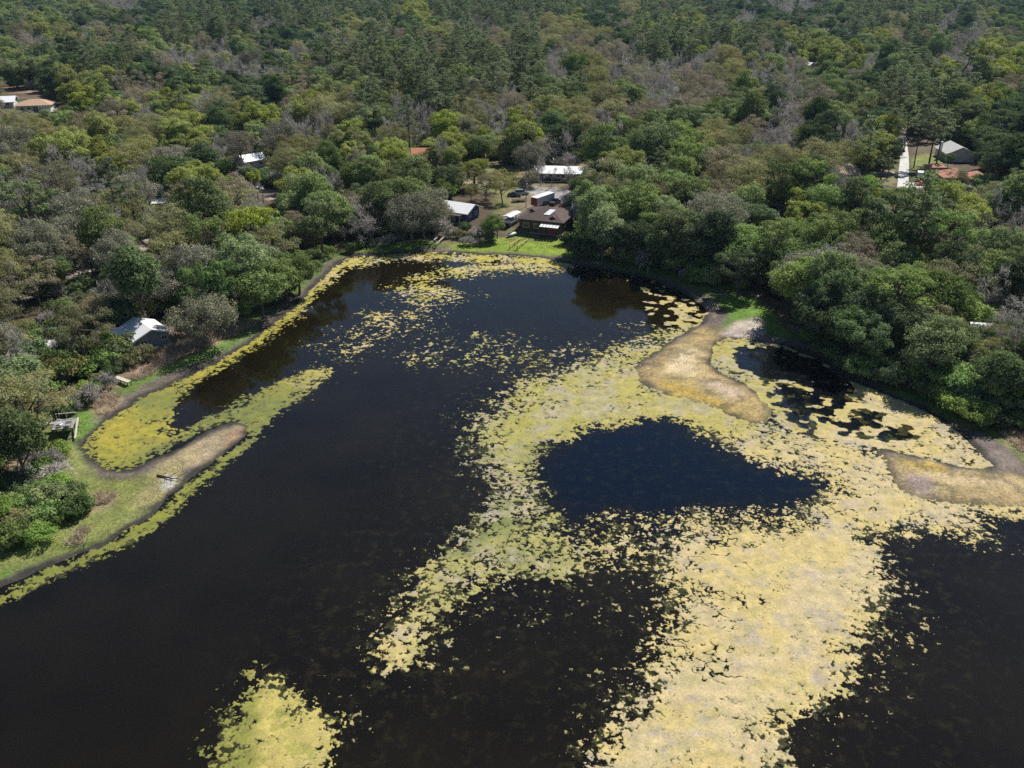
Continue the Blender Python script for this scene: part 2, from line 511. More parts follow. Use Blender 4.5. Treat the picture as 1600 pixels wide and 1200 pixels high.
P_HOLE2 = smooth_poly(W([(1225, 600), (1290, 610), (1345, 645), (1405, 672), (1380, 680), (1320, 668), (1245, 668), (1215, 622)]), 1)
P_LOW = smooth_poly(W([(330, 1210), (345, 1140), (370, 1090), (400, 1060), (430, 1052), (462, 1080), (480, 1112), (525, 1132), (522, 1160), (505, 1200), (500, 1290), (300, 1290)]), 1)
P_LILY = smooth_poly(W([(1000, 436), (1060, 455), (1100, 482), (1080, 505), (1020, 508), (1000, 470)]), 1)
STROKES = [
    ([(337, 572), (400, 533), (450, 495), (490, 453), (520, 426), (540, 411), (560, 404)], 2.6, 0.92),
    ([(545, 412), (570, 407), (620, 402), (700, 401), (760, 403), (830, 407), (870, 414)], 4.2, 0.93),
    ([(662, 436), (690, 430), (730, 424), (780, 416), (850, 418)], 5.0, 0.66),
    ([(640, 455), (665, 450), (685, 462), (660, 470)], 6.0, 0.52),
    ([(600, 500), (620, 492), (655, 487)], 6.0, 0.45),
    ([(540, 540), (600, 505), (640, 485), (690, 470)], 10.0, 0.15),
    ([(600, 520), (680, 530), (760, 545), (830, 570)], 10.0, 0.19),
    ([(640, 560), (690, 562), (760, 560)], 5.0, 0.22),
    ([(800, 560), (830, 575), (850, 600), (800, 630), (775, 660)], 7.0, 0.36),
    ([(520, 565), (560, 540), (610, 515)], 5.0, 0.22),
    ([(392, 692), (355, 716), (300, 762), (270, 792), (230, 822), (190, 848), (130, 876), (60, 907), (0, 938), (-60, 965)], 1.5, 0.82),
    ([(900, 545), (960, 530), (1000, 512)], 4.0, 0.2),
    ([(1240, 700), (1330, 710), (1400, 780), (1480, 805)], 6.0, 0.9),
    ([(930, 420), (1000, 436), (1060, 462)], 3.0, 0.14),
    ([(700, 1010), (780, 960), (860, 940)], 9.0, 0.035),
    ([(1400, 880), (1400, 960), (1340, 1060), (1250, 1150)], 6.0, 0.05),
    ([(1000, 900), (985, 1000), (940, 1100)], 5.0, 0.045),
    ([(460, 1060), (500, 1110), (540, 1150)], 4.0, 0.05),
]
STROKES = [(W(p), w, d) for p, w, d in STROKES]


def algae_fields(x, y):
    sd = lake_sd(x, y)
    main = sdf(P_MAIN, x, y)
    bay = sdf(P_BAY, x, y)
    solid = sstep(0, 14, x) * sstep(118, 108, y)
    D = np.clip(0.45 + (0.45 + 0.12 * solid) * (1 - np.exp(-np.maximum(main, 0) / (4.0 - 2.0 * solid))) + main / 200.0, 0, 0.998)
    D = np.where(main < 0, 0.40 * np.exp(main / 1.5), D)
    wob = (fbm(x, y, 7, 3, 61) - 0.5) * 5
    lowb = sstep(113, 106, y)
    bw = 5.0 + 5.0 * lowb
    D = D * np.where(bay > -bw, np.clip(0.5 - (bay + wob + 1.5 * lowb) / bw, 0.0, 1), 1)
    w = sdf(P_WISP, x, y)
    D = np.where(w > 0, np.maximum(np.minimum(D, 0.36), 0.34 * sstep(0, 3, w)), D)
    smooth = np.zeros(x.shape)
    cove = sdf(P_COVE, x, y)
    Dc = np.where(cove > 0, np.clip(0.62 + cove / 8.0, 0, 0.955), 0.3 * np.exp(cove / 1.0))
    D = np.maximum(D, Dc)
    pool = sdf(P_POOL, x, y)
    h1, h2 = sdf(P_HOLE1, x, y), sdf(P_HOLE2, x, y)
    Dp = np.where(pool > 0, 0.93, 0)
    Dp = Dp * np.clip(0.5 - (h1 + 1.2) / 3.0, 0.015, 1)
    Dp = Dp * np.clip(0.55 - (h2 + 1.0) / 5.0, 0.26, 1)
    inpool = pool > -1
    D = np.where(inpool, np.maximum(Dp, D * (h1 < -1) * (h2 < -1)), D)
    smooth = np.where(inpool & ((h2 > -4) | (h1 > -4)), 1.0, smooth)
    low = sdf(P_LOW, x, y)
    D = np.maximum(D, np.where(low > 0, np.clip(0.45 + low / 5.0, 0, 0.985), 0.3 * np.exp(low / 1.2)))
    lily = sdf(P_LILY, x, y)
    D = np.maximum(D, np.where(lily > 0, 0.14 + 0.6 * sstep(-22, -3.0, np.where(sd < 0, sd, 0)) * 0 + 0.25 * sstep(6, 0, np.abs(sd + 3)), 0))
    smooth = np.where(lily > -2, 1.0, smooth)
    for P, wd, d in STROKES:
        r = seg_dist(P, x, y, False)
        D = np.maximum(D, d * np.exp(-(r / wd) ** 2 * 1.2))
    D = np.where(sd > 0, D * np.exp(-np.maximum(sd, 0) / 0.35), D)
    D = np.where(sd > 0.9, 0, D)
    return D, smooth, sd, main, cove, low, pool


def march(xs, ys, bias=0.0):
    X, Y = np.meshgrid(xs, ys)
    x, y = X.ravel(), Y.ravel()
    # skip empty stretches quickly on a coarse look
    D, smooth, sd, main, cove, low, pool = algae_fields(x, y)
    FX, FY, FD, full = x, y, D, D > 0.012
    sm_full, x, y, D, smooth = smooth, x[full], y[full], D[full], smooth[full]
    rid = 1 - np.abs(fbm(x + 13, y, 1.5, 5, 171, 0.65) - 0.5) * 2
    rid2 = 1 - np.abs(fbm(x, y + 55, 0.7, 4, 181, 0.65) - 0.5) * 2
    nr = uniform(0.17 * uniform(fbm(x, y, 5.0, 5, 101, 0.6)) + 0.43 * uniform(fbm(x + 40, y, 0.75, 4, 111, 0.85)) + 0.24 * uniform(rid) + 0.16 * uniform(rid2))
    ns = uniform(fbm(x, y, 1.7, 3, 121, 0.4))
    mm = main[full]
    sol = sstep(0, 14, x) * sstep(118, 108, y) * sstep(2.5, 9, mm)
    nr = nr * (1 - sol) + uniform(0.25 * nr + 0.75 * np.maximum(uniform(rid), uniform(rid2) * 0.97)) * sol
    n = nr * (1 - smooth) + ns * smooth
    cr = np.abs(fbm(x, y, 7.5, 5, 131, 0.6) - 0.5)
    cr2 = np.abs(fbm(x + 77, y - 31, 3.5, 4, 141, 0.6) - 0.5)
    patch = sstep(0.42, 0.62, fbm(x, y, 12, 3, 151))
    if bias:
        n = uniform(0.5 * uniform(fbm(x + 9, y, 1.6, 4, 411, 0.6)) + 0.5 * n)
    f = D - n + bias * sstep(0.1, 0.4, D)
    f = np.minimum(f, (cr - 0.006) * 9 + (1 - patch) * 0.5)
    f = np.minimum(f, (cr2 - 0.005 - 0.016 * patch) * 9 + (nr < 0.45) * 0.4)
    fo = np.full(FX.shape, -1.0); fo[full] = f
    f = fo.reshape(X.shape)
    lump_ = np.zeros(FX.shape); lump_[full] = fbm(x, y, 0.8, 3, 161)
    x, y = FX, FY
    ny, nx = f.shape
    b = f > 0
    case = (b[:-1, :-1] * 1 + b[:-1, 1:] * 2 + b[1:, 1:] * 4 + b[1:, :-1] * 8)
    nc = ny * nx
    nh = ny * (nx - 1)
    def ev(fa, fb): return np.clip(fa / (fa - fb + 1e-12), 0.02, 0.98)
    T = {1: [("c0", "e0", "e3")], 2: [("c1", "e1", "e0")], 3: [("c0", "c1", "e1", "e3")], 4: [("c2", "e2", "e1")],
         5: [("c0", "e0", "e3"), ("c2", "e2", "e1")], 6: [("c1", "c2", "e2", "e0")], 7: [("c0", "c1", "c2", "e2", "e3")],
         8: [("c3", "e3", "e2")], 9: [("c0", "e0", "e2", "c3")], 10: [("c1", "e1", "e0"), ("c3", "e3", "e2")],
         11: [("c0", "c1", "e1", "e2", "c3")], 12: [("c2", "c3", "e3", "e1")], 13: [("c0", "e0", "e1", "c2", "c3")],
         14: [("c1", "c2", "c3", "e3", "e0")], 15: [("c0", "c1", "c2", "c3")]}
    def ids(k, i, j):
        if k == "c0": return i * nx + j
        if k == "c1": return i * nx + j + 1
        if k == "c2": return (i + 1) * nx + j + 1
        if k == "c3": return (i + 1) * nx + j
        if k == "e0": return nc + i * (nx - 1) + j
        if k == "e2": return nc + (i + 1) * (nx - 1) + j
        if k == "e1": return nc + nh + i * nx + j + 1
        if k == "e3": return nc + nh + i * nx + j
    loops, totals = [], []
    for c, polys in T.items():
        i, j = np.nonzero(case == c)
        if not len(i): continue
        for p in polys:
            A = np.stack([ids(k, i, j) for k in p], 1)
            loops.append(A.ravel()); totals.append(np.full(len(A), len(p)))
    loops, totals = np.concatenate(loops), np.concatenate(totals)
    th = ev(f[:, :-1], f[:, 1:]); tv = ev(f[:-1, :], f[1:, :])
    ex = X[:, :-1] + th * (X[:, 1:] - X[:, :-1]); ey = Y[:, :-1]
    vx, vy = X[:-1, :], Y[:-1, :] + tv * (Y[1:, :] - Y[:-1, :])
    hgt = np.clip(f, 0, 0.6)
    lump = lump_.reshape(X.shape)
    Z = 0.012 + (0.025 * np.sqrt(hgt) + 0.05 * np.sqrt(hgt) * lump)
    Z = np.where(sd.reshape(X.shape) > -0.3, np.maximum(Z, 0.025 + np.maximum(sd, 0).reshape(X.shape) * 0.155), Z)
    allx = np.concatenate([X.ravel(), ex.ravel(), vx.ravel()])
    ally = np.concatenate([Y.ravel(), ey.ravel(), vy.ravel()])
    allz = np.concatenate([Z.ravel(), np.full(ex.size, 0.01), np.full(vx.size, 0.01)])
    used, inv = np.unique(loops, return_inverse=True)
    allf = np.concatenate([np.clip(f, 0, 1).ravel(), np.zeros(ex.size), np.zeros(vx.size)])
    V = np.stack([allx[used], ally[used], allz[used]], 1)
    starts = np.concatenate([[0], np.cumsum(totals)[:-1]])
    return V, inv, starts, totals, allf[used]


M_algae = attr_mat("algae_mat", "Col", (4.5, 0.36), (0.03, 5.0), 0.85, 0.2)


def algae_color(x, y):
    n1, n2, n3 = fbm(x, y, 6, 4, 201), fbm(x, y, 1.6, 4, 202), fbm(x, y, 16, 3, 203)
    c = np.tile(np.array([0.54, 0.435, 0.19]), (len(x), 1))
    def L(c, col, w): return c * (1 - w[:, None]) + np.array(col)[None] * w[:, None]
    px, py, _ = proj(x, y, np.zeros_like(x))
    leftish = sstep(620, 420, px)
    nw = sstep(1010, 860, px) * sstep(1150, 1000, py) * sstep(600, 700, px)
    c = L(c, (0.37, 0.34, 0.125), nw)
    c = L(c, (0.36, 0.31, 0.05), leftish)
    far = sstep(520, 440, py) * sstep(1150, 950, px)
    c = L(c, (0.45, 0.39, 0.085), far * (1 - leftish))
    green = sstep(960, 760, px) * sstep(560, 640, py) * sstep(1000, 860, py) * sstep(0.36, 0.60, n3 * 0.5 + n1 * 0.5)
    c = L(c, (0.145, 0.175, 0.06), green * 0.85)
    band = sstep(1400, 1150, px) * sstep(470, 520, py) * sstep(720, 660, py) * sstep(720, 820, px)
    c = L(c, (0.37, 0.33, 0.085), band * 0.75)
    c = L(c, (0.20, 0.23, 0.05), band * sstep(0.5, 0.62, n1) * 0.8)
    lowz = sstep(640, 560, px) * sstep(1000, 1050, py)
    c = L(c, (0.46, 0.39, 0.12), lowz)
    c = L(c, (0.52, 0.43, 0.28), sstep(0.46, 0.66, n1) * (1 - leftish) * 0.55)
    c = L(c, (0.40, 0.345, 0.28), sstep(0.50, 0.74, fbm(x, y, 3, 6, 207, 0.65)) * (1 - leftish) * 0.75)
    c = L(c, (0.20, 0.22, 0.035), sstep(0.55, 0.72, n2) * (0.25 + 0.35 * leftish))
    spitf = sstep(420, 380, px) * sstep(690, 740, py)
    c = L(c, (0.19, 0.21, 0.04), spitf * 0.8)
    return c * (0.86 + 0.28 * n2)[:, None]


for nm, lab, xs, ys in (
    ("algae_mat", "cracked yellow-tan algae mat floating on the open dark water", np.arange(-84, 78, 0.14), np.arange(60, 124, 0.14)),
    ("algae_mat", "broken yellow-green algae fringe and flakes floating along the far shores", np.arange(-95, 118, 0.24), np.arange(123.86, 240, 0.24)),
):
    V, loops, starts, totals, fv = march(xs, ys)
    me = mesh_np(nm, V, loops, starts, totals, [M_algae], True)
    cc = algae_color(V[:, 0], V[:, 1])
    ew = (1 - sstep(0.0, 0.06, fv))[:, None] * 0.7
    vcol(me, "Col", np.clip(cc * (1 - ew) + np.array([[0.13, 0.125, 0.05]]) * ew, 0, 1))
    props(link(nm, me), lab, "algae", kind="stuff")

# dark wet film of drowned algae between and around the flakes
M_film, nt, bs, out = mat("algae_film")
nf = noise_node(nt, 1.1, 6, 0.7)
rf = ramp(nt, nf.outputs[0], [(0.35, (0.012, 0.013, 0.006)), (0.55, (0.045, 0.046, 0.016)), (0.75, (0.10, 0.098, 0.035))])
nt.links.new(rf.outputs[0], bs.inputs["Base Color"])
bs.inputs["Roughness"].default_value = 0.12; bs.inputs["IOR"].default_value = 1.333
V, loops, starts, totals, fv = march(np.arange(-84, 78, 0.22), np.arange(60, 180, 0.22), 0.13)
V[:, 2] = 0.005
props(link("algae_film", mesh_np("algae_film", V, loops, starts, totals, [M_film], True)), "dark olive film of drowned algae between the floating mats", "algae", kind="stuff")

# ------------------------------------------------------------------ water
wx, wy = np.arange(-240, 300, 2.0), np.arange(-150, 260, 2.0)
WX, WY = np.meshgrid(wx, wy)
x, y = WX.ravel(), WY.ravel()
D, *_r = algae_fields(x, y)
dm = seg_dist(P_MAIN, x, y)
murk = np.clip(sstep(26, 0, np.where(_r[2] > 0, 0, -_r[2])) * 0.8 + D, 0, 1) * sstep(-230, -60, y)
bayin = sdf(P_BAY, x, y) > 0
murk = np.where(bayin, np.maximum(murk * 0.5, 0.25), murk)
V = np.stack([x, y, np.zeros_like(x)], 1)
nx = len(wx)
ii = (np.arange(len(wy) - 1)[:, None] * nx + np.arange(nx - 1)[None]).ravel()
M_water, nt, bs, out = mat("lake_water")
a = N(nt, "ShaderNodeAttribute", attribute_name="Murk")
n1 = noise_node(nt, 0.55, 7, 0.72)
n2 = noise_node(nt, 0.06, 3, 0.5)
blot = ramp(nt, n1.outputs[0], [(0.52, (0, 0, 0)), (0.72, (1, 1, 1))])
f1 = N(nt, "ShaderNodeMath", operation='MULTIPLY')
nt.links.new(blot.outputs[0], f1.inputs[0]); nt.links.new(a.outputs["Fac"], f1.inputs[1])
base = ramp(nt, n2.outputs[0], [(0.35, (0.0060, 0.0043, 0.0018)), (0.65, (0.0098, 0.0074, 0.0030))])
tint = N(nt, "ShaderNodeAttribute", attribute_name="BlueTint")
b2 = mixc(nt, base.outputs[0], (0.0016, 0.0040, 0.0105), tint.outputs["Fac"])
c = mixc(nt, b2, (0.034, 0.029, 0.011), f1.outputs[0])
nt.links.new(c, bs.inputs["Base Color"])
nrh = noise_node(nt, 0.035, 4, 0.6)
rr = ramp(nt, nrh.outputs[0], [(0.42, (0.015,) * 3), (0.62, (0.035,) * 3)])
nt.links.new(rr.outputs[0], bs.inputs["Roughness"])
bs.inputs["IOR"].default_value = 1.36
bp = N(nt, "ShaderNodeBump"); bp.inputs["Strength"].default_value = 0.25; bp.inputs["Distance"].default_value = 0.02
nw = noise_node(nt, 1.3, 3, 0.5)
nt.links.new(nw.outputs[0], bp.inputs["Height"]); nt.links.new(bp.outputs[0], bs.inputs["Normal"])
me = quads_mesh("water", V, np.stack([ii, ii + 1, ii + nx + 1, ii + nx], 1), [M_water], True)
at = me.attributes.new("Murk", 'FLOAT', 'POINT'); at.data.foreach_set("value", murk.astype(np.float32))
blue_tint = sstep(-3, 6, sdf(P_BAY, x, y)) + 0.7 * sstep(0, 4, sdf(P_POOL, x, y))  # bluer base colour inside the bay, weaker in the pool
at = me.attributes.new("BlueTint", 'FLOAT', 'POINT'); at.data.foreach_set("value", np.clip(blue_tint, 0, 1).astype(np.float32))
props(link("lake_water", me), kind="structure")
# ------------------------------------------------------------------ small mesh builder for built things
HOUSE_KEEP = []          # (x, y, radius): no tree trunk inside


class B:
    def __init__(s): s.v, s.f = [], []
    def poly(s, pts, faces):
        o = len(s.v); s.v += [tuple(p) for p in pts]; s.f += [tuple(i + o for i in q) for q in faces]; return s
    def box(s, x0, x1, y0, y1, z0, z1):
        return s.poly([(x0, y0, z0), (x1, y0, z0), (x1, y1, z0), (x0, y1, z0), (x0, y0, z1), (x1, y0, z1), (x1, y1, z1), (x0, y1, z1)],
                      [(3, 2, 1, 0), (4, 5, 6, 7), (0, 1, 5, 4), (1, 2, 6, 5), (2, 3, 7, 6), (3, 0, 4, 7)])
    def bar(s, a, b, r, sides=5, r2=None):
        a, b = Vector(a), Vector(b)
        t = (b - a).normalized()
        u = t.orthogonal().normalized(); w = t.cross(u)
        r2 = r if r2 is None else r2
        P = [p + (math.cos(k * 2 * math.pi / sides) * u + math.sin(k * 2 * math.pi / sides) * w) * q for p, q in ((a, r), (b, r2)) for k in range(sides)]
        F = [(k, (k + 1) % sides, sides + (k + 1) % sides, sides + k) for k in range(sides)]
        return s.poly(P, F + [tuple(reversed(range(sides))), tuple(range(sides, 2 * sides))])
    def beam(s, a, b, w, h):
        a, b = Vector(a), Vector(b)
        t = (b - a).normalized(); sd = t.cross(Vector((0, 0, 1))).normalized() * w / 2; up = sd.cross(t).normalized() * h / 2
        P = [p + q for p in (a, b) for q in (sd + up, -sd + up, -sd - up, sd - up)]
        return s.poly(P, [(0, 1, 2, 3), (7, 6, 5, 4), (0, 4, 5, 1), (1, 5, 6, 2), (2, 6, 7, 3), (3, 7, 4, 0)])
    def extrude(s, prof, y0, y1, inset=0.0, zin=None):
        """side profile (x, z) swept across y; points above zin lean in"""
        n = len(prof)
        P = []
        for y, sg in ((y0, 1), (y1, -1)):
            for (x, z) in prof:
                q = inset * sg if (zin is not None and z > zin) else 0
                P.append((x, y + q, z))
        return s.poly(P, [tuple(range(n)), tuple(reversed(range(n, 2 * n)))] + [((i + 1) % n, i, n + i, n + (i + 1) % n) for i in range(n)])
    def loft(s, secs, cap=True):
        n = len(secs[0]); o = []
        for c in secs: o += list(c)
        F = [(i * n + k, i * n + (k + 1) % n, (i + 1) * n + (k + 1) % n, (i + 1) * n + k) for i in range(len(secs) - 1) for k in range(n)]
        if cap: F += [tuple(reversed(range(n))), tuple(range((len(secs) - 1) * n, len(secs) * n))]
        return s.poly(o, F)
    def mesh(s, name, m, smooth=False):
        me = bpy.data.meshes.new(name)
        me.from_pydata(s.v, [], s.f); me.materials.append(m)
        b = bmesh.new(); b.from_mesh(me); bmesh.ops.recalc_face_normals(b, faces=b.faces); b.to_mesh(me); b.free()
        if smooth: me.polygons.foreach_set("use_smooth", [True] * len(me.polygons))
        return me
    def obj(s, name, m, parent, smooth=False, loc=None):
        return link(name, s.mesh(name, m, smooth), parent, loc)


def thing(name, label, cat, loc, rz=0.0, group=None):
    e = bpy.data.objects.new(name, None); COL.objects.link(e)
    e.empty_display_size = 0.5; e.location = loc; e.rotation_euler = (0, 0, rz)
    return props(e, label, cat, group)


MT = {
    'white_metal': plain("roof_white_metal", (0.88, 0.88, 0.88), 0.42, 0.15, 0.08, 0.5),
    'grey_metal': plain("roof_grey_metal", (0.50, 0.52, 0.55), 0.4, 0.0, 0.2, 0.5),
    'brown_shingle': plain("roof_brown_shingle", (0.095, 0.066, 0.058), 0.9, 0, 0.3, 1.2),
    'tan_shingle': plain("roof_tan_shingle", (0.46, 0.31, 0.21), 0.9, 0, 0.22, 1.0),
    'orange_tile': plain("roof_orange_tile", (0.42, 0.19, 0.105), 0.85, 0, 0.25, 1.0),
    'red_tile': plain("roof_red_tile", (0.50, 0.22, 0.15), 0.85, 0, 0.35, 1.2),
    'pale_shingle': plain("roof_pale_shingle", (0.46, 0.44, 0.43), 0.9, 0, 0.15, 0.8),
    'blue_wall': plain("wall_blue", (0.055, 0.085, 0.19), 0.8, 0, 0.2, 0.8),
    'brown_wall': plain("wall_brown", (0.11, 0.07, 0.055), 0.85, 0, 0.3, 0.8),
    'white_wall': plain("wall_white", (0.66, 0.67, 0.67), 0.8, 0, 0.15, 0.6),
    'grey_wall': plain("wall_grey", (0.20, 0.21, 0.24), 0.8, 0, 0.2, 0.6),
    'tan_wall': plain("wall_tan", (0.40, 0.31, 0.22), 0.85, 0, 0.2, 0.6),
    'dark_wall': plain("wall_dark", (0.09, 0.08, 0.08), 0.85, 0, 0.3, 0.6),
    'red_wall': plain("wall_red", (0.30, 0.07, 0.055), 0.8, 0, 0.25, 0.8),
    'glass': plain("window_glass", (0.03, 0.04, 0.05), 0.08, 0, 0.1, 1.0),
    'trim': plain("trim_white", (0.72, 0.72, 0.70), 0.6, 0, 0.1, 1.0),
    'door': plain("door_dark", (0.14, 0.09, 0.06), 0.6, 0, 0.2, 1.0),
    'yellow_wood': plain("wood_yellow", (0.52, 0.38, 0.14), 0.8, 0, 0.25, 2.0),
    'grey_wood': plain("wood_weathered", (0.32, 0.30, 0.28), 0.9, 0, 0.3, 2.0),
    'pale_wood': plain("wood_pale", (0.58, 0.54, 0.47), 0.85, 0, 0.2, 2.0),
    'dark_wood': plain("wood_dark", (0.085, 0.07, 0.06), 0.9, 0, 0.3, 2.0),
    'white_paint': plain("paint_white", (0.80, 0.80, 0.80), 0.25, 0, 0.06, 1.0),
    'silver_paint': plain("paint_silver", (0.42, 0.46, 0.52), 0.22, 0.4, 0.06, 1.0),
    'dark_paint': plain("paint_dark", (0.035, 0.04, 0.05), 0.2, 0, 0.1, 1.0),
    'red_paint': plain("paint_red", (0.55, 0.03, 0.03), 0.25, 0, 0.1, 1.0),
    'orange_paint': plain("paint_orange", (0.55, 0.14, 0.03), 0.3, 0, 0.15, 1.0),
    'blue_paint': plain("paint_blue", (0.05, 0.09, 0.20), 0.3, 0, 0.15, 1.0),
    'rubber': plain("tyre_rubber", (0.02, 0.02, 0.022), 0.8, 0, 0.2, 2.0),
    'steel': plain("steel", (0.36, 0.37, 0.38), 0.35, 0.8, 0.15, 2.0),
    'concrete': plain("concrete", (0.56, 0.54, 0.52), 0.9, 0, 0.2, 0.35),
    'navy': plain("seat_navy", (0.03, 0.035, 0.09), 0.6, 0, 0.1, 1.0),
    'tarp': plain("tarp_blue", (0.04, 0.12, 0.26), 0.5, 0, 0.2, 1.0),
    'bleached': plain("wood_bleached", (0.42, 0.39, 0.36), 0.9, 0, 0.3, 2.0),
    'lamp': plain("lamp_lens", (0.6, 0.58, 0.5), 0.15, 0, 0.05, 1.0),
}


def house(name, label, corner, deg, L, Wd, wh, roof, wall, kind='gable', ridge='x', rise=2.0, over=0.5, wins=(), doors=(), base=0.25, cat="house", trim='trim', keep=True):
    """corner = pixel of the front corner at the +x end of the front; front faces -y"""
    c = ground_at(*corner)
    a = math.radians(deg)
    cxw = c.x - math.cos(a) * L / 2 - math.sin(a) * Wd / 2
    cyw = c.y - math.sin(a) * L / 2 + math.cos(a) * Wd / 2
    z = float(ground_h(np.array([cxw]), np.array([cyw]))[0])
    e = thing(name, label, cat, (cxw, cyw, min(z, c.z) - 0.1), a)
    x, y = L / 2, Wd / 2
    if keep: HOUSE_KEEP.append((cxw, cyw, math.hypot(x, y) * 0.85 + 1.2))
    if roof == 'white_metal' and cat != 'shed':      # open sky on the sunny side of the bright roofs
        for q_, r_ in ((8.5, 6.0), (14.0, 5.0)): HOUSE_KEEP.append((cxw + _s.x / math.cos(SUN_EL) * q_, cyw + _s.y / math.cos(SUN_EL) * q_, r_))
    B().box(-x - 0.12, x + 0.12, -y - 0.12, y + 0.12, -0.6, base).obj("foundation", MT['concrete'], e)
    w = B()
    if kind == 'gable':
        if ridge == 'x':
            prof = [(-y, base), (y, base), (y, wh), (0, wh + rise * 0.985), (-y, wh)]
            w.poly([(s * x, p, q) for s in (-1, 1) for p, q in prof], [(0, 1, 2, 3, 4), (9, 8, 7, 6, 5), (0, 5, 6, 1), (1, 6, 7, 2), (2, 7, 8, 3), (3, 8, 9, 4), (4, 9, 5, 0)])
        else:
            prof = [(-x, base), (x, base), (x, wh), (0, wh + rise * 0.985), (-x, wh)]
            w.poly([(p, s * y, q) for s in (-1, 1) for p, q in prof], [(4, 3, 2, 1, 0), (5, 6, 7, 8, 9), (0, 1, 6, 5), (1, 2, 7, 6), (2, 3, 8, 7), (3, 4, 9, 8), (4, 0, 5, 9)])
    else:
        w.box(-x, x, -y, y, base, wh)
    w.obj("wall", MT[wall], e)
    t = 0.16
    r = B()
    if kind == 'gable':
        hx, hy = (x, y) if ridge == 'x' else (y, x)
        k = rise / hy
        ze = wh - k * over + 0.05
        def tr(p, q, s): return (p, q, s) if ridge == 'x' else (q, p, s)
        for sg in (-1, 1):
            A = [tr(s * (hx + over), sg * q, h) for s in (-1, 1) for q, h in ((hy + over, ze), (0, wh + rise + 0.05))]
            A2 = [(p[0], p[1], p[2] + t) for p in A]
            r = B().poly(A + A2, [(0, 1, 3, 2), (4, 6, 7, 5), (0, 4, 5, 1), (1, 5, 7, 3), (3, 7, 6, 2), (2, 6, 4, 0)])
            ro = r.obj("roof", MT[roof], e)
            f = B().beam(tr(-hx - over, sg * (hy + over + 0.04), ze + 0.03), tr(hx + over, sg * (hy + over + 0.04), ze + 0.03), 0.07, 0.22)
            f.obj("fascia", MT[trim], e)
            for s in (-1, 1):
                B().beam(tr(s * (hx + over + 0.04), sg * (hy + over), ze + 0.05), tr(s * (hx + over + 0.04), sg * 0.04, wh + rise + 0.1), 0.07, 0.24).obj("bargeboard", MT[trim], e)
    else:
        X, Y = x + over, y + over
        ze = wh - 0.05
        if kind == 'hip':
            m = min(X, Y)
            rx, ry = (X - m * 0.98, 0.01) if X > Y else (0.01, Y - m * 0.98)
        P = [(-X, -Y, ze), (X, -Y, ze), (X, Y, ze), (-X, Y, ze), (-X, -Y, ze + t), (X, -Y, ze + t), (X, Y, ze + t), (-X, Y, ze + t)]
        if kind == 'hip':
            P += [(-rx, -ry, ze + t + rise), (rx, -ry, ze + t + rise), (rx, ry, ze + t + rise), (-rx, ry, ze + t + rise)]
            r.poly(P, [(3, 2, 1, 0), (0, 1, 5, 4), (1, 2, 6, 5), (2, 3, 7, 6), (3, 0, 4, 7), (4, 5, 9, 8), (5, 6, 10, 9), (6, 7, 11, 10), (7, 4, 8, 11), (8, 9, 10, 11)])
        else:
            r.box(-X, X, -Y, Y, ze, ze + t)
        r.obj("roof", MT[roof], e)
    def place(o, side, u, zc):
        if side == 'f': o.location = (u, -y - 0.02, zc)
        elif side == 'b': o.location = (u, y + 0.02, zc); o.rotation_euler = (0, 0, math.pi)
        elif side == 'r': o.location = (x + 0.02, u, zc); o.rotation_euler = (0, 0, math.pi / 2)
        else: o.location = (-x - 0.02, u, zc); o.rotation_euler = (0, 0, -math.pi / 2)
    for side, u, zc, ww, hh in wins:
        f = B()
        for q in ((-ww / 2, -ww / 2 + 0.09, -hh / 2, hh / 2), (ww / 2 - 0.09, ww / 2, -hh / 2, hh / 2), (-ww / 2 + 0.09, ww / 2 - 0.09, hh / 2 - 0.09, hh / 2), (-ww / 2 + 0.09, ww / 2 - 0.09, -hh / 2, -hh / 2 + 0.09), (-0.03, 0.03, -hh / 2 + 0.09, hh / 2 - 0.09)):
            f.box(q[0], q[1], -0.06, 0.04, q[2], q[3])
        fo = f.obj("window", MT['trim'], e); place(fo, side, u, zc)
        B().box(-ww / 2 + 0.05, ww / 2 - 0.05, -0.025, 0.015, -hh / 2 + 0.05, hh / 2 - 0.05).obj("pane", MT['glass'], fo)
    for side, u, ww, hh, m in doors:
        d = B().box(-ww / 2, ww / 2, -0.05, 0.03, 0, hh).obj("door", MT[m], e); place(d, side, u, base)
        B().box(ww / 2 - 0.14, ww / 2 - 0.08, -0.09, -0.05, 1.0, 1.12).obj("handle", MT['steel'], d)
    return e


# blue house with white metal roof
e = house("lakeside_house", "blue-walled house with bright white metal gable roof and low porch", (729, 349), -28, 11, 7.4, 3.3, 'white_metal', 'blue_wall', rise=1.5, over=0.9,
      wins=[('f', 3.2, 1.9, 1.6, 1.2), ('f', -1.0, 1.9, 1.6, 1.2), ('r', -1.6, 1.9, 1.4, 1.2), ('r', 1.8, 1.9, 1.2, 1.2)], doors=[('f', 1.2, 1.0, 2.1, 'trim')])
B().box(-3.5, 4.5, -6.1, -3.85, 0.05, 0.25).obj("porch_slab", MT['tan_wall'], e)
for u in (-3.2, 0.4, 4.2): B().box(u, u + 0.14, -5.6, -5.46, 0.25, 2.62).obj("porch_post", MT['trim'], e)
B().poly([(-3.7, -4.2, 2.85), (4.7, -4.2, 2.85), (4.7, -6.0, 2.6), (-3.7, -6.0, 2.6), (-3.7, -4.2, 2.95), (4.7, -4.2, 2.95), (4.7, -6.0, 2.7), (-3.7, -6.0, 2.7)],
         [(0, 1, 2, 3), (7, 6, 5, 4), (0, 4, 5, 1), (1, 5, 6, 2), (2, 6, 7, 3), (3, 7, 4, 0)]).obj("porch_roof", MT['brown_shingle'], e)

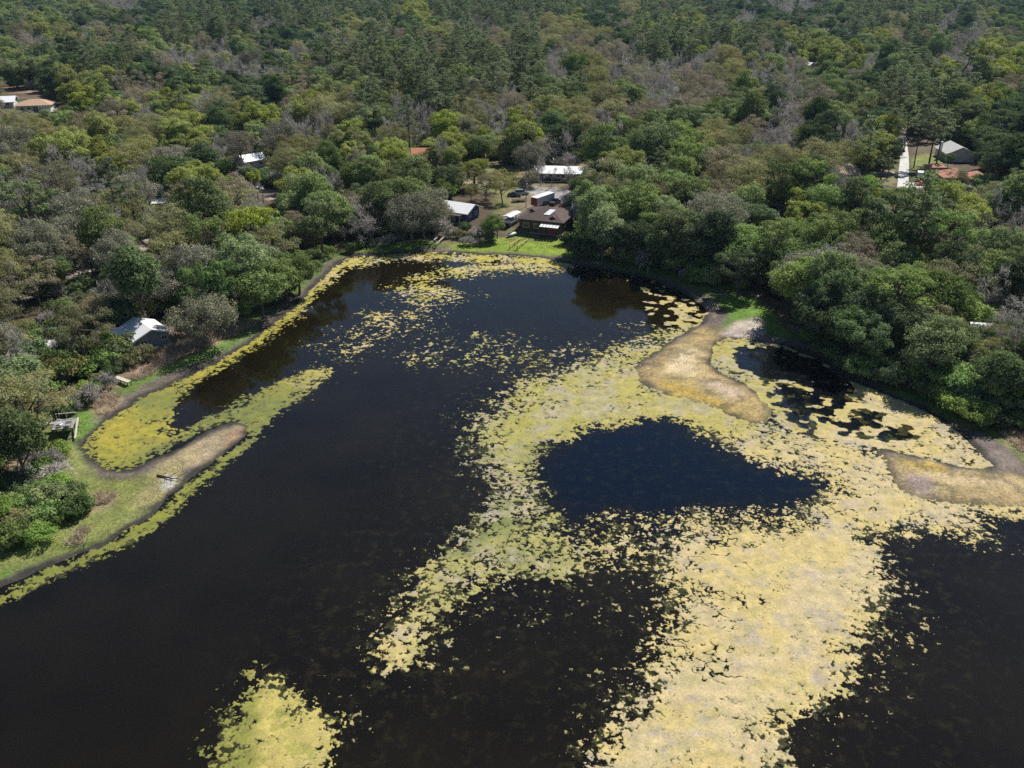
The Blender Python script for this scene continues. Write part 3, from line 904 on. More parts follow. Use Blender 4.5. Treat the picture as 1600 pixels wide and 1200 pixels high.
# brown hip-roofed house with skylight sheet and striped awning
e = house("lakeside_house", "large dark brown hip-roofed house with white awning and white roof sheet", (877, 369), -20, 12.5, 11.5, 4.0, 'brown_shingle', 'brown_wall', 'hip', rise=2.5, over=0.8,
      wins=[('f', -4.2, 2.3, 1.8, 1.4), ('f', -1.2, 2.3, 1.6, 1.4), ('r', -2, 2.3, 1.4, 1.2), ('r', 2.5, 2.3, 1.4, 1.2), ('l', 0, 2.3, 1.6, 1.2)], doors=[('f', 1.0, 1.0, 2.1, 'door'), ('f', 3.4, 2.4, 2.2, 'red_wall')])
for k in range(6):      # awning panels
    x0 = 0.6 + k * 0.92
    B().poly([(x0, -6.62, 3.45), (x0 + 0.8, -6.62, 3.45), (x0 + 0.8, -8.5, 3.0), (x0, -8.5, 3.0), (x0, -6.62, 3.52), (x0 + 0.8, -6.62, 3.52), (x0 + 0.8, -8.5, 3.07), (x0, -8.5, 3.07)],
             [(0, 1, 2, 3), (7, 6, 5, 4), (0, 4, 5, 1), (1, 5, 6, 2), (2, 6, 7, 3), (3, 7, 4, 0)]).obj("awning_panel", MT['white_metal'], e)
for u in (0.7, 3.2, 5.9): B().box(u, u + 0.12, -8.45, -8.33, -0.3, 2.98).obj("awning_post", MT['dark_wood'], e)
B().box(0.5, 6.2, -8.6, -5.87, -0.4, 0.12).obj("patio", MT['brown_wall'], e)
kz = 2.5 / 6.55
def onroof(x, y, up=0.1): return (x, y, 4.0 - 0.05 + 0.16 + (6.55 - abs(y)) * kz + up)
B().poly([onroof(0.3, -3.9), onroof(2.1, -3.9), onroof(3.2, -1.4), onroof(1.4, -1.4), onroof(0.3, -3.9, .16), onroof(2.1, -3.9, .16), onroof(3.2, -1.4, .16), onroof(1.4, -1.4, .16)],
         [(0, 1, 2, 3), (7, 6, 5, 4), (0, 4, 5, 1), (1, 5, 6, 2), (2, 6, 7, 3), (3, 7, 4, 0)]).obj("skylight", MT['white_metal'], e)
for (u, v) in ((-3.6, -2.2), (3.4, -4.6)):
    zb = onroof(u, v, 0)[2]
    B().poly([(u - 1.2, v - 0.6, zb - 0.25), (u + 1.2, v - 0.6, zb - 0.25), (u, v - 0.6, zb + 0.55), (u, v + 1.2, zb + 0.55)], [(0, 1, 2), (0, 2, 3), (1, 3, 2), (0, 3, 1)]).obj("roof_vent", MT['brown_shingle'], e)

# long white-roofed house behind
e = house("long_house", "long low dark-walled house with glaring white metal roof behind the yard", (918, 285), -6, 17.5, 8, 3.0, 'white_metal', 'dark_wall', rise=1.35, over=0.7,
      wins=[('f', -6, 1.8, 1.5, 1.2), ('f', -2.5, 1.8, 1.5, 1.2), ('f', 5, 1.8, 1.8, 1.2)], doors=[('f', 1, 1.0, 2.1, 'door')])
B().box(8.6, 8.8, -5.0, -4.8, -0.3, 2.9).obj("porch_post", MT['trim'], e)
B().box(2.6, 2.8, -5.0, -4.8, -0.3, 2.9).obj("porch_post", MT['trim'], e)
house("orange_house", "small house with orange-brown roof half hidden by bright green trees", (673, 252), 0, 7.5, 7, 2.7, 'orange_tile', 'brown_wall', rise=1.5, wins=[('f', -2, 1.6, 1.2, 1.0), ('f', 1.6, 1.6, 1.2, 1.0)])
house("cottage", "white-roofed cottage with pale blue-white end wall among grey trees", (416, 260), 42, 8, 6.5, 2.9, 'white_metal', 'white_wall', rise=1.6, wins=[('f', -2, 1.6, 1.2, 1.1), ('f', 2, 1.6, 1.2, 1.1), ('r', 0, 1.6, 1.2, 1.1)])
e = house("bungalow", "tan hip-roofed white bungalow with columned porch beside a pale drive", (80, 174), 14, 15, 11, 3.1, 'tan_shingle', 'white_wall', 'hip', rise=2.1, over=0.9,
      wins=[('f', -5, 1.8, 1.6, 1.3), ('f', -2, 1.8, 1.6, 1.3), ('r', 3, 1.8, 1.4, 1.2)], doors=[('f', 1.0, 2.4, 2.3, 'grey_wall')])
for k in range(5): B().box(2.4 + k * 1.25, 2.7 + k * 1.25, -6.9, -6.6, 0, 2.9).obj("porch_column", MT['trim'], e)
B().box(2.0, 8.0, -7.1, -5.64, 0.02, 0.24).obj("porch_slab", MT['concrete'], e)
house("bungalow", "white metal-roofed bungalow next to the tan hip-roofed one", (22, 168), 16, 16, 10, 3.0, 'white_metal', 'white_wall', rise=1.8, over=0.9, wins=[('f', 2, 1.8, 1.6, 1.2), ('f', 5.5, 1.8, 1.6, 1.2), ('f', -3, 1.8, 1.6, 1.2)])
e = house("grey_house", "grey-walled lakeside house with white metal roof above the dry reeds", (267, 537), 42, 7.0, 8.0, 2.8, 'white_metal', 'grey_wall', ridge='y', rise=1.4, over=0.5,
      wins=[('f', 2.4, 1.9, 1.3, 1.0), ('f', -1.8, 1.9, 1.3, 1.0), ('l', 0, 1.8, 1.2, 1.0)], doors=[('l', -3, 1.0, 2.1, 'door')])
B().box(-3.9, 3.9, -4.75, -4.4, -0.9, 0.35).obj("retaining_wall", MT['tan_wall'], e)
B().beam((-7.6, -5.4, 0.75), (-3.9, -5.1, 0.75), 0.1, 0.1).obj("handrail", MT['trim'], e)
for u in (-7.5, -5.7, -4.0): B().box(u - 0.04, u + 0.04, -5.3, -5.2, -0.6, 0.72).obj("handrail_post", MT['trim'], e)
house("shed", "low white-roofed shed behind the grey lakeside house", (196, 536), 24, 5.5, 3.4, 2.2, 'white_metal', 'white_wall', rise=0.7, over=0.3, cat="shed", wins=[('f', 0, 1.4, 0.8, 0.7)])
house("tan_house", "tan-roofed house with plain tan side wall by the concrete road", (1343, 283), 30, 8.5, 9, 3.1, 'tan_shingle', 'tan_wall', rise=2.0, wins=[('f', -2, 1.8, 1.4, 1.2), ('f', 2, 1.8, 1.4, 1.2)], doors=[('r', -2, 1, 2.1, 'door')])
e = house("white_house", "pale white house with grey gable end and tall white chimney", (1521, 254), -4, 9.8, 12, 3.2, 'pale_shingle', 'white_wall', ridge='y', rise=2.2, over=0.5, wins=[('f', -2.9, 1.7, 1.0, 1.0)])
B().box(-5.9, -5.1, -0.6, 0.4, 0, 6.4).obj("chimney", MT['white_wall'], e)
house("carport", "small terracotta-roofed shelter beside the parked cars", (1475, 272), 0, 5.6, 4.2, 2.4, 'red_tile', 'tan_wall', 'hip', rise=0.9, over=0.5, cat="carport", wins=[('f', 1.2, 1.4, 0.9, 0.8)])
e = house("red_house", "red-tiled house with twin hip roofs partly hidden by trees", (1514, 291), -4, 8.5, 8, 2.8, 'red_tile', 'tan_wall', 'hip', rise=2.2, over=0.6, wins=[('f', -2.5, 1.6, 1.4, 1.2), ('f', 1.5, 1.6, 1.4, 1.2)], doors=[('f', -0.6, 1, 2.1, 'door')])
house("annex", "red-tiled annex joined to the twin hip-roofed house", (1545, 292), -4, 6.5, 7, 2.7, 'red_tile', 'tan_wall', 'hip', rise=1.8, over=0.5, cat="house", wins=[('f', 0, 1.6, 1.4, 1.2)])
house("lean_to", "narrow terracotta lean-to between shelter and red-tiled house", (1497, 283), 0, 5.2, 3.2, 2.3, 'red_tile', 'dark_wall', 'flat', over=0.35, cat="shed", doors=[('f', 0, 1.8, 1.9, 'door')])
house("white_gable", "distant small house with a white gable in the wood", (1276, 111), 25, 8, 7, 3.0, 'white_metal', 'white_wall', ridge='y', rise=2.2, wins=[('f', 0, 1.8, 1.4, 1.2)])
house("shed", "white-roofed shed showing through mossy oaks above the bank", (266, 327), 20, 5, 4, 2.2, 'white_metal', 'grey_wall', rise=0.8, over=0.3, cat="shed", wins=[('f', 0, 1.4, 0.9, 0.7)])
house("shed", "white-roofed shed glimpsed between trees above the shaded shore", (1214, 352), -15, 5, 4, 2.2, 'white_metal', 'grey_wall', rise=0.8, over=0.3, cat="shed", wins=[('f', 0, 1.4, 0.9, 0.7)])
house("shed", "grey metal-roofed shed in the wood above the algae pool", (1546, 530), -12, 3.6, 3, 2.1, 'grey_metal', 'dark_wall', rise=0.7, over=0.3, cat="shed", wins=[('f', 0, 1.3, 0.8, 0.6)])
house("shed", "tiny white shed under trees near the bright leafing bush", (98, 553), 15, 2.6, 2.4, 2.0, 'white_metal', 'white_wall', rise=0.6, over=0.25, cat="shed", wins=[('f', 0, 1.3, 0.7, 0.6)])


# ------------------------------------------------------------------ vehicles
def car(name, label, px, deg, paint, L=4.6, suv=True, cat="car", group=None):
    c = ground_at(*px)
    e = thing(name, label, cat, c, math.radians(deg), group)
    h, x = (1.72 if suv else 1.45), L / 2
    b = B().extrude([(-x, 0.35), (x, 0.35), (x, 0.72), (x - 0.25, 0.92), (x - 1.15, 1.02), (-x + 0.35, 1.04), (-x, 0.9)], -0.92, 0.92, 0.1, 0.9)
    b.obj("body", MT[paint], e)
    r0, r1 = (-x + 0.15, -x + 0.45) if suv else (-x + 0.7, -x + 1.3)
    g = B().extrude([(r0, 1.02), (x - 1.15, 1.0), (x - 1.95, h - 0.06), (r1, h - 0.06)], -0.84, 0.84, 0.16, 1.2).obj("window", MT['glass'], e)
    B().extrude([(r1 - 0.05, h - 0.07), (x - 1.9, h - 0.07), (x - 2.0, h), (r1 + 0.05, h)], -0.70, 0.70).obj("roof", MT[paint], e)
    for sx in (-x + 0.85, x - 0.85):
        for sy in (-0.86, 0.86):
            w = B().bar((0, -0.11, 0), (0, 0.11, 0), 0.34, 14).obj("wheel", MT['rubber'], e); w.location = (sx, sy, 0.34)
            B().bar((0, -0.125, 0), (0, 0.125, 0), 0.19, 10).obj("rim", MT['steel'], w)
    for sy in (-0.62, 0.62):
        B().box(x - 0.02, x + 0.02, sy - 0.17, sy + 0.17, 0.62, 0.76).obj("headlight", MT['lamp'], e)
    return e


def pickup(name, label, px, deg, paint):
    e = car(name, label, px, deg, paint, 5.4, False, "pickup")
    for o in list(e.children):
        if o.name.startswith(("window", "roof")): bpy.data.objects.remove(o)
    B().extrude([(-0.5, 1.02), (1.55, 1.0), (0.85, 1.72), (-0.35, 1.72)], -0.84, 0.84, 0.15, 1.2).obj("window", MT['glass'], e)
    B().extrude([(-0.38, 1.71), (0.82, 1.71), (0.75, 1.78), (-0.3, 1.78)], -0.70, 0.70).obj("roof", MT[paint], e)
    B().box(-2.6, -0.6, -0.74, 0.74, 1.03, 1.06).obj("bed", MT['rubber'], e)
    return e


car("parked_car", "silver-blue off-road car parked on the pale yard", (815, 304), 4, 'silver_paint')
car("parked_car", "dark car parked nose to tail with the silver-blue one", (804, 307), -14, 'dark_paint', 4.3, False)
pickup("parked_pickup", "dark pickup beside the white box trailer", (867, 319), 62, 'dark_paint')
car("parked_car", "dark grey car tucked behind the brown-roofed house", (851, 320), 55, 'dark_paint', 4.5)
car("parked_car", "white car under the trees by the dirt track", (402, 299), 12, 'white_paint', 4.6, False)
car("parked_car", "red car parked near the white metal-roofed bungalow", (2, 181), 10, 'red_paint', 4.8, False)
car("parked_car", "silver car on the concrete pad by the terracotta shelter", (1441, 283), 6, 'silver_paint')
e = car("parked_car", "orange-red small car on the concrete pad", (1440, 290), 8, 'orange_paint', 4.0, False)

def trailer(name, label, px, deg, L, Wd, H, side, end, cat="trailer"):
    e = thing(name, label, cat, ground_at(*px), math.radians(deg))
    x, y = L / 2, Wd / 2
    B().box(-x, x, -y, y, 0.65, H).obj("box", MT[side], e)
    B().box(-x - 0.03, x + 0.03, -y - 0.04, y + 0.04, H + 0.002, H + 0.08).obj("roof", MT['white_paint'], e)
    B().box(-x - 0.05, -x - 0.003, -y + 0.05, y - 0.05, 0.75, H - 0.1).obj("rear_door", MT[end], e)
    for sx in (-0.45, 0.45):
        for sy in (-y + 0.1, y - 0.1):
            w = B().bar((0, -0.11, 0), (0, 0.11, 0), 0.35, 12).obj("wheel", MT['rubber'], e); w.location = (sx, sy, 0.35)
    B().beam((x, 0, 0.55), (x + 1.1, 0, 0.5), 0.12, 0.12).obj("hitch", MT['steel'], e)
    return e
trailer("box_trailer", "long white box trailer with dark red rear behind the brown-roofed house", (848, 320), 52, 9.0, 2.5, 3.1, 'white_paint', 'red_wall')
trailer("cargo_trailer", "small white cargo trailer by the silver car", (1437, 278), 70, 3.6, 1.9, 2.1, 'white_paint', 'white_paint')

# flat trailer with dark load
e = thing("flat_trailer", "dark flat trailer on the grass beside the utility pole", "trailer", ground_at(811, 315), math.radians(10))
B().box(-2.2, 2.2, -0.95, 0.95, 0.5, 0.68).obj("bed", MT['dark_wood'], e)
for sy in (-0.95, 0.95): B().beam((-2.2, sy, 1.0), (2.2, sy, 1.0), 0.06, 0.06).obj("rail", MT['steel'], e)
for sx in (-2.1, 0, 2.1):
    for sy in (-0.95, 0.95): B().box(sx - 0.03, sx + 0.03, sy - 0.03, sy + 0.03, 0.68, 1.0).obj("rail_post", MT['steel'], e)
for sy in (-0.98, 0.98):
    w = B().bar((0, -0.1, 0), (0, 0.1, 0), 0.33, 12).obj("wheel", MT['rubber'], e); w.location = (-0.2, sy * 1.08, 0.33)

# pontoon boat under canopy
g = ground_at(800, 350)
e = thing("pontoon_boat", "white pontoon boat under a long white canopy beside brown-roofed house", "boat", g, math.radians(62))
for sy in (-0.85, 0.85):
    B().loft([[(x_, sy + math.cos(k * math.pi / 4) * r_, 0.75 + math.sin(k * math.pi / 4) * r_) for k in range(8)] for x_, r_ in ((-3.4, 0.22), (-3.2, 0.3), (2.8, 0.3), (3.5, 0.08))]).obj("pontoon", MT['steel'], e, True)
B().box(-3.3, 3.2, -1.2, 1.2, 1.07, 1.17).obj("deck", MT['grey_wood'], e)
for q in ((-3.2, 3.1, -1.2, -1.14), (-3.2, 3.1, 1.14, 1.2), (3.05, 3.11, -1.13, 1.13), (-3.2, -3.14, -1.13, 1.13)):
    B().box(q[0], q[1], q[2], q[3], 1.18, 1.85).obj("side_panel", MT['white_paint'], e)
for q in ((-3.0, -1.6, -1.0, 1.0), (0.8, 2.6, 0.4, 1.0), (0.8, 2.6, -1.0, -0.4)):
    B().box(q[0], q[1], q[2], q[3], 1.18, 1.6).obj("seat", MT['white_wall'], e)
B().poly([(-3.4, -1.4, 3.0), (3.2, -1.4, 3.0), (3.2, 0, 3.3), (-3.4, 0, 3.3), (3.2, 1.4, 3.0), (-3.4, 1.4, 3.0), (-3.4, -1.4, 2.92), (3.2, -1.4, 2.92), (3.2, 1.4, 2.92), (-3.4, 1.4, 2.92)],
         [(0, 1, 2, 3), (3, 2, 4, 5), (6, 7, 8, 9), (0, 6, 7, 1), (4, 8, 9, 5), (1, 7, 8, 4, 2), (0, 3, 5, 9, 6)]).obj("canopy", MT['white_paint'], e)
for sx in (-3.1, 0, 2.9):
    for sy in (-1.17, 1.17): B().bar((sx, sy, 1.85), (sx, sy, 2.94), 0.04, 5).obj("canopy_post", MT['steel'], e)
for sx in (-2, 0, 2): B().box(sx - 0.15, sx + 0.15, -1.0, 1.0, -0.1, 0.46).obj("support_block", MT['dark_wood'], e)
HOUSE_KEEP.append((g.x, g.y, 5))

# jet ski on the lawn
e = thing("jet_ski", "white and navy jet ski resting on a stand on the lawn", "jet ski", ground_at(800, 369), math.radians(38))
B().loft([[(x_, -w_, 0.62), (x_, -w_ * 0.7, 0.3), (x_, w_ * 0.7, 0.3), (x_, w_, 0.62), (x_, w_ * 0.7, t_), (x_, -w_ * 0.7, t_)] for x_, w_, t_ in ((-1.5, 0.5, 0.8), (-0.6, 0.58, 0.9), (0.5, 0.56, 1.05), (1.2, 0.4, 1.0), (1.65, 0.08, 0.8))]).obj("hull", MT['white_paint'], e, True)
B().loft([[(x_, -w_, 0.8), (x_, w_, 0.8), (x_, w_ * .7, t_), (x_, -w_ * .7, t_)] for x_, w_, t_ in ((-1.35, 0.24, 1.05), (-0.5, 0.26, 1.12), (0.3, 0.2, 1.2))]).obj("seat", MT['navy'], e)
B().bar((0.45, -0.4, 1.38), (0.45, 0.4, 1.38), 0.03, 6).bar((0.55, 0, 1.0), (0.45, 0, 1.38), 0.05, 6).obj("handlebar", MT['dark_paint'], e)
B().box(-1.2, 1.1, -0.45, -0.33, 0, 0.33).box(-1.2, 1.1, 0.33, 0.45, 0, 0.33).obj("stand", MT['dark_wood'], e)


def rails(name, label, a, b, m, gap, hz0, hz1, cat="boat rails"):
    pa, pb = ground_at(*a), ground_at(*b)     # a: water end, b: land end
    e = thing(name, label, cat, pa)
    d = pb - pa; d.z = 0
    s = Vector((-d.y, d.x, 0)).normalized() * gap / 2
    for q in (-1, 1):
        B().beam(s * q + Vector((0, 0, hz0)), s * q + d + Vector((0, 0, hz1 + pb.z - pa.z)), 0.22, 0.24).obj("rail", MT[m], e)
        for t in (0.03, 0.45, 0.8):
            p = s * q + d * t
            B().box(p.x - 0.09, p.x + 0.09, p.y - 0.09, p.y + 0.09, -0.7, hz0 + (hz1 + pb.z - pa.z - hz0) * t - 0.12).obj("post", MT['dark_wood' if m != 'yellow_wood' else m], e)
    for t, hh in ((0.03, 0.5), (0.45, 0.5)):
        B().beam(s * -1.1 + d * t + Vector((0, 0, hz0 * hh)), s * 1.1 + d * t + Vector((0, 0, hz0 * hh)), 0.1, 0.12).obj("cross_brace", MT[m], e)
    return e
rails("boat_rails", "weathered white boat rails running from dark bank to the blue-walled house", (676, 388), (695, 369), 'pale_wood', 1.7, 1.2, 0.7)
rails("boat_rails", "yellow timber boat rails on the bright lawn below jet ski", (802, 391), (819, 376), 'yellow_wood', 2.2, 1.3, 0.5)
e = thing("lawn_chair", "dark folding chair standing on the lawn by brown-roofed house", "chair", ground_at(843, 375), 0.6)
B().box(-0.35, 0.35, -0.35, 0.35, 0.42, 0.5).obj("seat", MT['dark_paint'], e)
B().poly([(-0.35, 0.3, 0.5), (0.35, 0.3, 0.5), (0.35, 0.6, 1.2), (-0.35, 0.6, 1.2), (-0.35, 0.36, 0.5), (0.35, 0.36, 0.5), (0.35, 0.66, 1.2), (-0.35, 0.66, 1.2)], [(0, 1, 2, 3), (7, 6, 5, 4), (0, 4, 5, 1), (1, 5, 6, 2), (2, 6, 7, 3), (3, 7, 4, 0)]).obj("backrest", MT['dark_paint'], e)
for a in (-0.3, 0.3):
    for b in (-0.3, 0.3): B().box(a - 0.03, a + 0.03, b - 0.03, b + 0.03, 0, 0.42).obj("leg", MT['steel'], e)

# wooden deck on posts with ramp
pa, pb = ground_at(84, 686), ground_at(117, 684)
d = (pb - pa); d.z = 0
e = thing("wooden_deck", "raised grey wooden deck on posts with railing and ramp to the cove", "deck", pa, math.atan2(d.y, d.x))
Ld, Dd, Hd = d.length, 3.6, 1.7
pl = B().box(0, 0.235, 0, Dd, 0, 0.06).mesh("plank", MT['grey_wood'])
for k in range(int(Ld / 0.25)):
    link("plank", pl, e, (k * 0.25 + 0.01, random.uniform(-0.02, 0.02), Hd))
for y_ in (0.15, Dd / 2, Dd - 0.15):
    B().box(0, Ld, y_ - 0.06, y_ + 0.06, Hd - 0.22, Hd - 0.004).obj("joist", MT['dark_wood'], e)
    for x_ in (0.1, Ld / 2, Ld - 0.1): B().box(x_ - 0.08, x_ + 0.08, y_ - 0.08, y_ + 0.08, -0.8, Hd - 0.23).obj("post", MT['dark_wood'], e)
for x_ in (0.06, Ld * 0.5, Ld - 0.06): B().box(x_ - 0.05, x_ + 0.05, Dd + 0.03, Dd + 0.13, Hd, Hd + 1.05).obj("railing_post", MT['grey_wood'], e)
B().beam((0, Dd + 0.08, Hd + 1.1), (Ld, Dd + 0.08, Hd + 1.1), 0.12, 0.08).obj("railing", MT['pale_wood'], e)
B().beam((0.0, -0.04, Hd + 0.5), (Ld * 0.92, -0.04, Hd + 0.5), 0.07, 0.07).obj("railing", MT['dark_wood'], e)
for x_ in (0.05, Ld * 0.9): B().box(x_ - 0.04, x_ + 0.04, -0.08, 0.0, Hd - 0.2, Hd + 0.46).obj("railing_post", MT['dark_wood'], e)
B().beam((Ld + 0.15, Dd, Hd + 0.1), (Ld + 0.35, -1.1, 0.35), 0.32, 0.09).obj("ramp", MT['pale_wood'], e)
B().box(-3.4, -0.02, 2.3, 3.4, Hd - 0.1, Hd - 0.02).obj("walkway", MT['grey_wood'], e)
ex = math.atan2(d.y, d.x)
def ondeck(u, v, z=0.065):
    return (pa.x + math.cos(ex) * u - math.sin(ex) * v, pa.y + math.sin(ex) * u + math.cos(ex) * v, pa.z + Hd + z)
for u, v, r_, lab in ((0.95, 1.6, 0.4, "white plastic chair on the wooden deck facing the ramp"), (1.4, 0.9, 2.2, "white plastic chair at the open front edge of the wooden deck")):
    c_ = thing("plastic_chair", lab, "chair", ondeck(u, v), r_, "white chairs on the deck")
    B().box(-0.27, 0.27, -0.27, 0.27, 0.40, 0.45).obj("seat", MT['white_paint'], c_)
    B().box(-0.27, 0.27, 0.24, 0.30, 0.452, 0.95).obj("backrest", MT['white_paint'], c_)
    for s_ in (-0.3, 0.27): B().box(s_, s_ + 0.04, -0.22, 0.24, 0.62, 0.66).obj("armrest", MT['white_paint'], c_)
    for s_ in (-0.23, 0.23):
        for t_ in (-0.23, 0.23): B().box(s_ - 0.025, s_ + 0.025, t_ - 0.025, t_ + 0.025, 0, 0.40).obj("leg", MT['white_paint'], c_)
B()
e = thing("patio_table", "dark square table at the front of the wooden deck", "table", ondeck(2.6, 0.8), ex)
B().box(-0.45, 0.45, -0.45, 0.45, 0.68, 0.73).obj("table_top", MT['steel'], e)
for s_ in (-0.4, 0.4):
    for t_ in (-0.4, 0.4): B().box(s_ - 0.025, s_ + 0.025, t_ - 0.025, t_ + 0.025, 0, 0.68).obj("leg", MT['dark_paint'], e)
HOUSE_KEEP.append((pa.x + d.x / 2, pa.y + 2, 5))

# plank jetty left on dry ground
pa, pb = ground_at(181, 594), ground_at(205, 604)
d = pb - pa; d.z = 0
e = thing("plank_jetty", "short pale plank jetty stranded on the dry bank", "jetty", pa, math.atan2(d.y, d.x))
n_ = int(d.length / 0.3)
pl = B().box(0, 0.28, -0.45, 0.45, 0.75, 0.81).mesh("plank", MT['pale_wood'])
for k in range(n_): link("plank", pl, e, (k * 0.3, 0, 0))
for s_ in (-0.38, 0.38):
    B().box(0, n_ * 0.3, s_ - 0.05, s_ + 0.05, 0.6, 0.746).obj("joist", MT['dark_wood'], e)
    for t_ in (0.15, n_ * 0.15, n_ * 0.3 - 0.15): B().box(t_ - 0.07, t_ + 0.07, s_ - 0.06, s_ + 0.06, -0.6, 0.596).obj("post", MT['dark_wood'], e)

# rowing boat pulled up in the shade, dark jon boat
pa, pb = ground_at(1402, 588), ground_at(1436, 602)
d = pb - pa; d.z = 0
e = thing("rowing_boat", "dark blue flat-bottomed boat lying in deep shade above the algae pool", "boat", (pa + pb) / 2, math.atan2(d.y, d.x))
secs = lambda o, zt: [[(x_, -w_ + o, zb + o), (x_, -w_ * 1.2 + o, zt), (x_, w_ * 1.2 - o, zt), (x_, w_ - o, zb + o)] for x_, w_, zb in ((-2.2, 0.5, 0.25), (-1.6, 0.6, 0.15), (1.2, 0.6, 0.15), (2.2, 0.3, 0.4))]
B().loft(secs(0, 0.7)).obj("hull", MT['blue_paint'], e)
B().box(-2.1, 2.0, -0.76, -0.66, 0.702, 0.77).box(-2.1, 2.0, 0.66, 0.76, 0.702, 0.77).obj("gunwale", MT['grey_metal'], e)
for x_ in (-1.3, 0.2, 1.3): B().box(x_ - 0.15, x_ + 0.15, -0.6, 0.6, 0.704, 0.76).obj("thwart", MT['grey_wood'], e)

# blue tarp-covered frame and orange bush clutter on the bank
e = thing("tarp_shelter", "small blue tarp over a frame under trees on the bank", "tarp", ground_at(362, 495), 0.5)
B().poly([(-1.2, -0.9, 1.5), (1.2, -0.9, 1.5), (1.2, 0, 2.0), (-1.2, 0, 2.0), (1.2, 0.9, 1.5), (-1.2, 0.9, 1.5)], [(0, 1, 2, 3), (3, 2, 4, 5)]).obj("tarp", MT['tarp'], e)
for sx in (-1.15, 1.15):
    for sy in (-0.85, 0.85): B().bar((sx, sy, -0.2), (sx, sy, 1.5), 0.04, 5).obj("post", MT['dark_wood'], e)

# poles
for px_, lab, h_ in (((822, 324), "utility pole standing in the yard behind the brown-roofed house", 8.5), ((412, 317), "dark post at the end of the dirt track", 3.6), ((404, 314), "thin dark post near the white car", 3.8)):
    e = thing("utility_pole", lab, "pole", ground_at(*px_))
    B().bar((0, 0, -0.5), (0, 0, h_), 0.14, 8, 0.1).obj("shaft", MT['grey_wood'] if h_ > 5 else MT['dark_wood'], e)
    if h_ > 5:
        B().beam((-0.9, 0, h_ - 0.5), (0.9, 0, h_ - 0.5), 0.1, 0.12).obj("crossarm", MT['grey_wood'], e)
        B().bar((0.25, -0.15, h_ - 1.9), (0.25, -0.15, h_ - 1.1), 0.2, 10).obj("transformer", MT['grey_metal'], e)
    else:
        B().box(-0.16, 0.16, -0.16, 0.16, h_, h_ + 0.12).obj("cap", MT['dark_wood'], e)


# fallen wood
def log(name, label, px, deg, L, m, seed):
    r = random.Random(seed)
    e = thing(name, label, "log", ground_at(*px), math.radians(deg))
    pts = [Vector((-L / 2 + L * k / 6, r.uniform(-.15, .15) * L * 0.2, 0.22 + r.uniform(-0.05, 0.12))) for k in range(7)]
    b = B()
    for k in range(6): b.bar(pts[k], pts[k + 1], 0.19 * (1 - k / 8), 6, 0.19 * (1 - (k + 1) / 8))
    b.obj("trunk", MT[m], e)
    for k in (2, 3, 4, 5):
        q = pts[k] + Vector((r.uniform(0.5, 1.2), r.choice((-1, 1)) * r.uniform(0.8, 1.6), r.uniform(0.1, 0.8)))
        B().bar(pts[k], q, 0.07, 5, 0.02).obj("branch", MT[m], e)
    return e
log("fallen_log", "dark fallen branch lying across the white ash patch on the spit", (264, 748), -18, 4.2, 'dark_wood', 3)
log("fallen_log", "bleached dead branch on the green bank near weathered boat rails", (632, 379), 30, 5.0, 'bleached', 4)
log("fallen_log", "bleached fallen trunk among shrubs below the wooden deck", (88, 738), -35, 5.5, 'bleached', 6)
log("fallen_log", "grey fallen limb on dark mud under the shaded trees", (1125, 462), -15, 5.0, 'grey_wood', 8)

# concrete road and pads
def strip(name, pts, widths, m, h=0.05, curb=False):
    c = [ground_at(*p) for p in pts]
    V, F = [], []
    for i, p in enumerate(c):
        t = (c[min(i + 1, len(c) - 1)] - c[max(i - 1, 0)]); t.z = 0; t.normalize()
        s = Vector((t.y, -t.x, 0)) * widths[i] / 2
        gl = [float(ground_h(np.array([q.x]), np.array([q.y]))[0]) for q in (p - s, p + s)]
        top = max(max(gl), p.z) + h
        V += [(p - s).xy[:] + (top,), (p + s).xy[:] + (top,), (p + s).xy[:] + (top - 0.6,), (p - s).xy[:] + (top - 0.6,)]
    for i in range(len(c) - 1):
        o = i * 4
        F += [(o + k, o + (k + 1) % 4, o + 4 + (k + 1) % 4, o + 4 + k) for k in range(4)]
    F += [(0, 1, 2, 3), tuple(len(V) - 4 + k for k in (3, 2, 1, 0))]
    o = B().poly(V, F).obj(name, m, None)
    return props(o, kind="structure")
strip("concrete_road", [(1410, 300), (1411, 285), (1412, 270), (1413, 255), (1413, 242), (1411, 228), (1409, 215), (1407, 205), (1406, 197)], [3.6, 3.4, 3.4, 3.2, 3.0, 3.2, 3.8, 4.0, 4.0], MT['concrete'], 0.06)
strip("parking_pad", [(1420, 291), (1432, 291), (1448, 290)], [9, 9, 7], MT['concrete'], 0.10)
strip("driveway", [(1402, 271), (1388, 270), (1368, 270), (1346, 273)], [2.6, 2.4, 2.4, 2.4], MT['concrete'], 0.08)
strip("driveway", [(82, 175), (95, 173.5), (112, 170.5)], [3.0, 3.0, 3.4], MT['concrete'], 0.08)
# ------------------------------------------------------------------ tree prototypes
def tube(pts, radii, sides=5):
    pts = np.asarray(pts, float)
    n = len(pts)
    V, F = [], []
    for i in range(n):
        t = pts[min(i + 1, n - 1)] - pts[max(i - 1, 0)]
        t = t / (np.linalg.norm(t) + 1e-9)
        a = np.cross(t, (0.31, 0.95, 0.05)); a /= np.linalg.norm(a) + 1e-9
        b = np.cross(t, a)
        for k in range(sides):
            w = 2 * math.pi * k / sides
            V.append(pts[i] + radii[i] * (math.cos(w) * a + math.sin(w) * b))
    for i in range(n - 1):
        for k in range(sides):
            k2 = (k + 1) % sides
            F.append((i * sides + k, i * sides + k2, (i + 1) * sides + k2, (i + 1) * sides + k))
    return np.array(V), np.array(F)


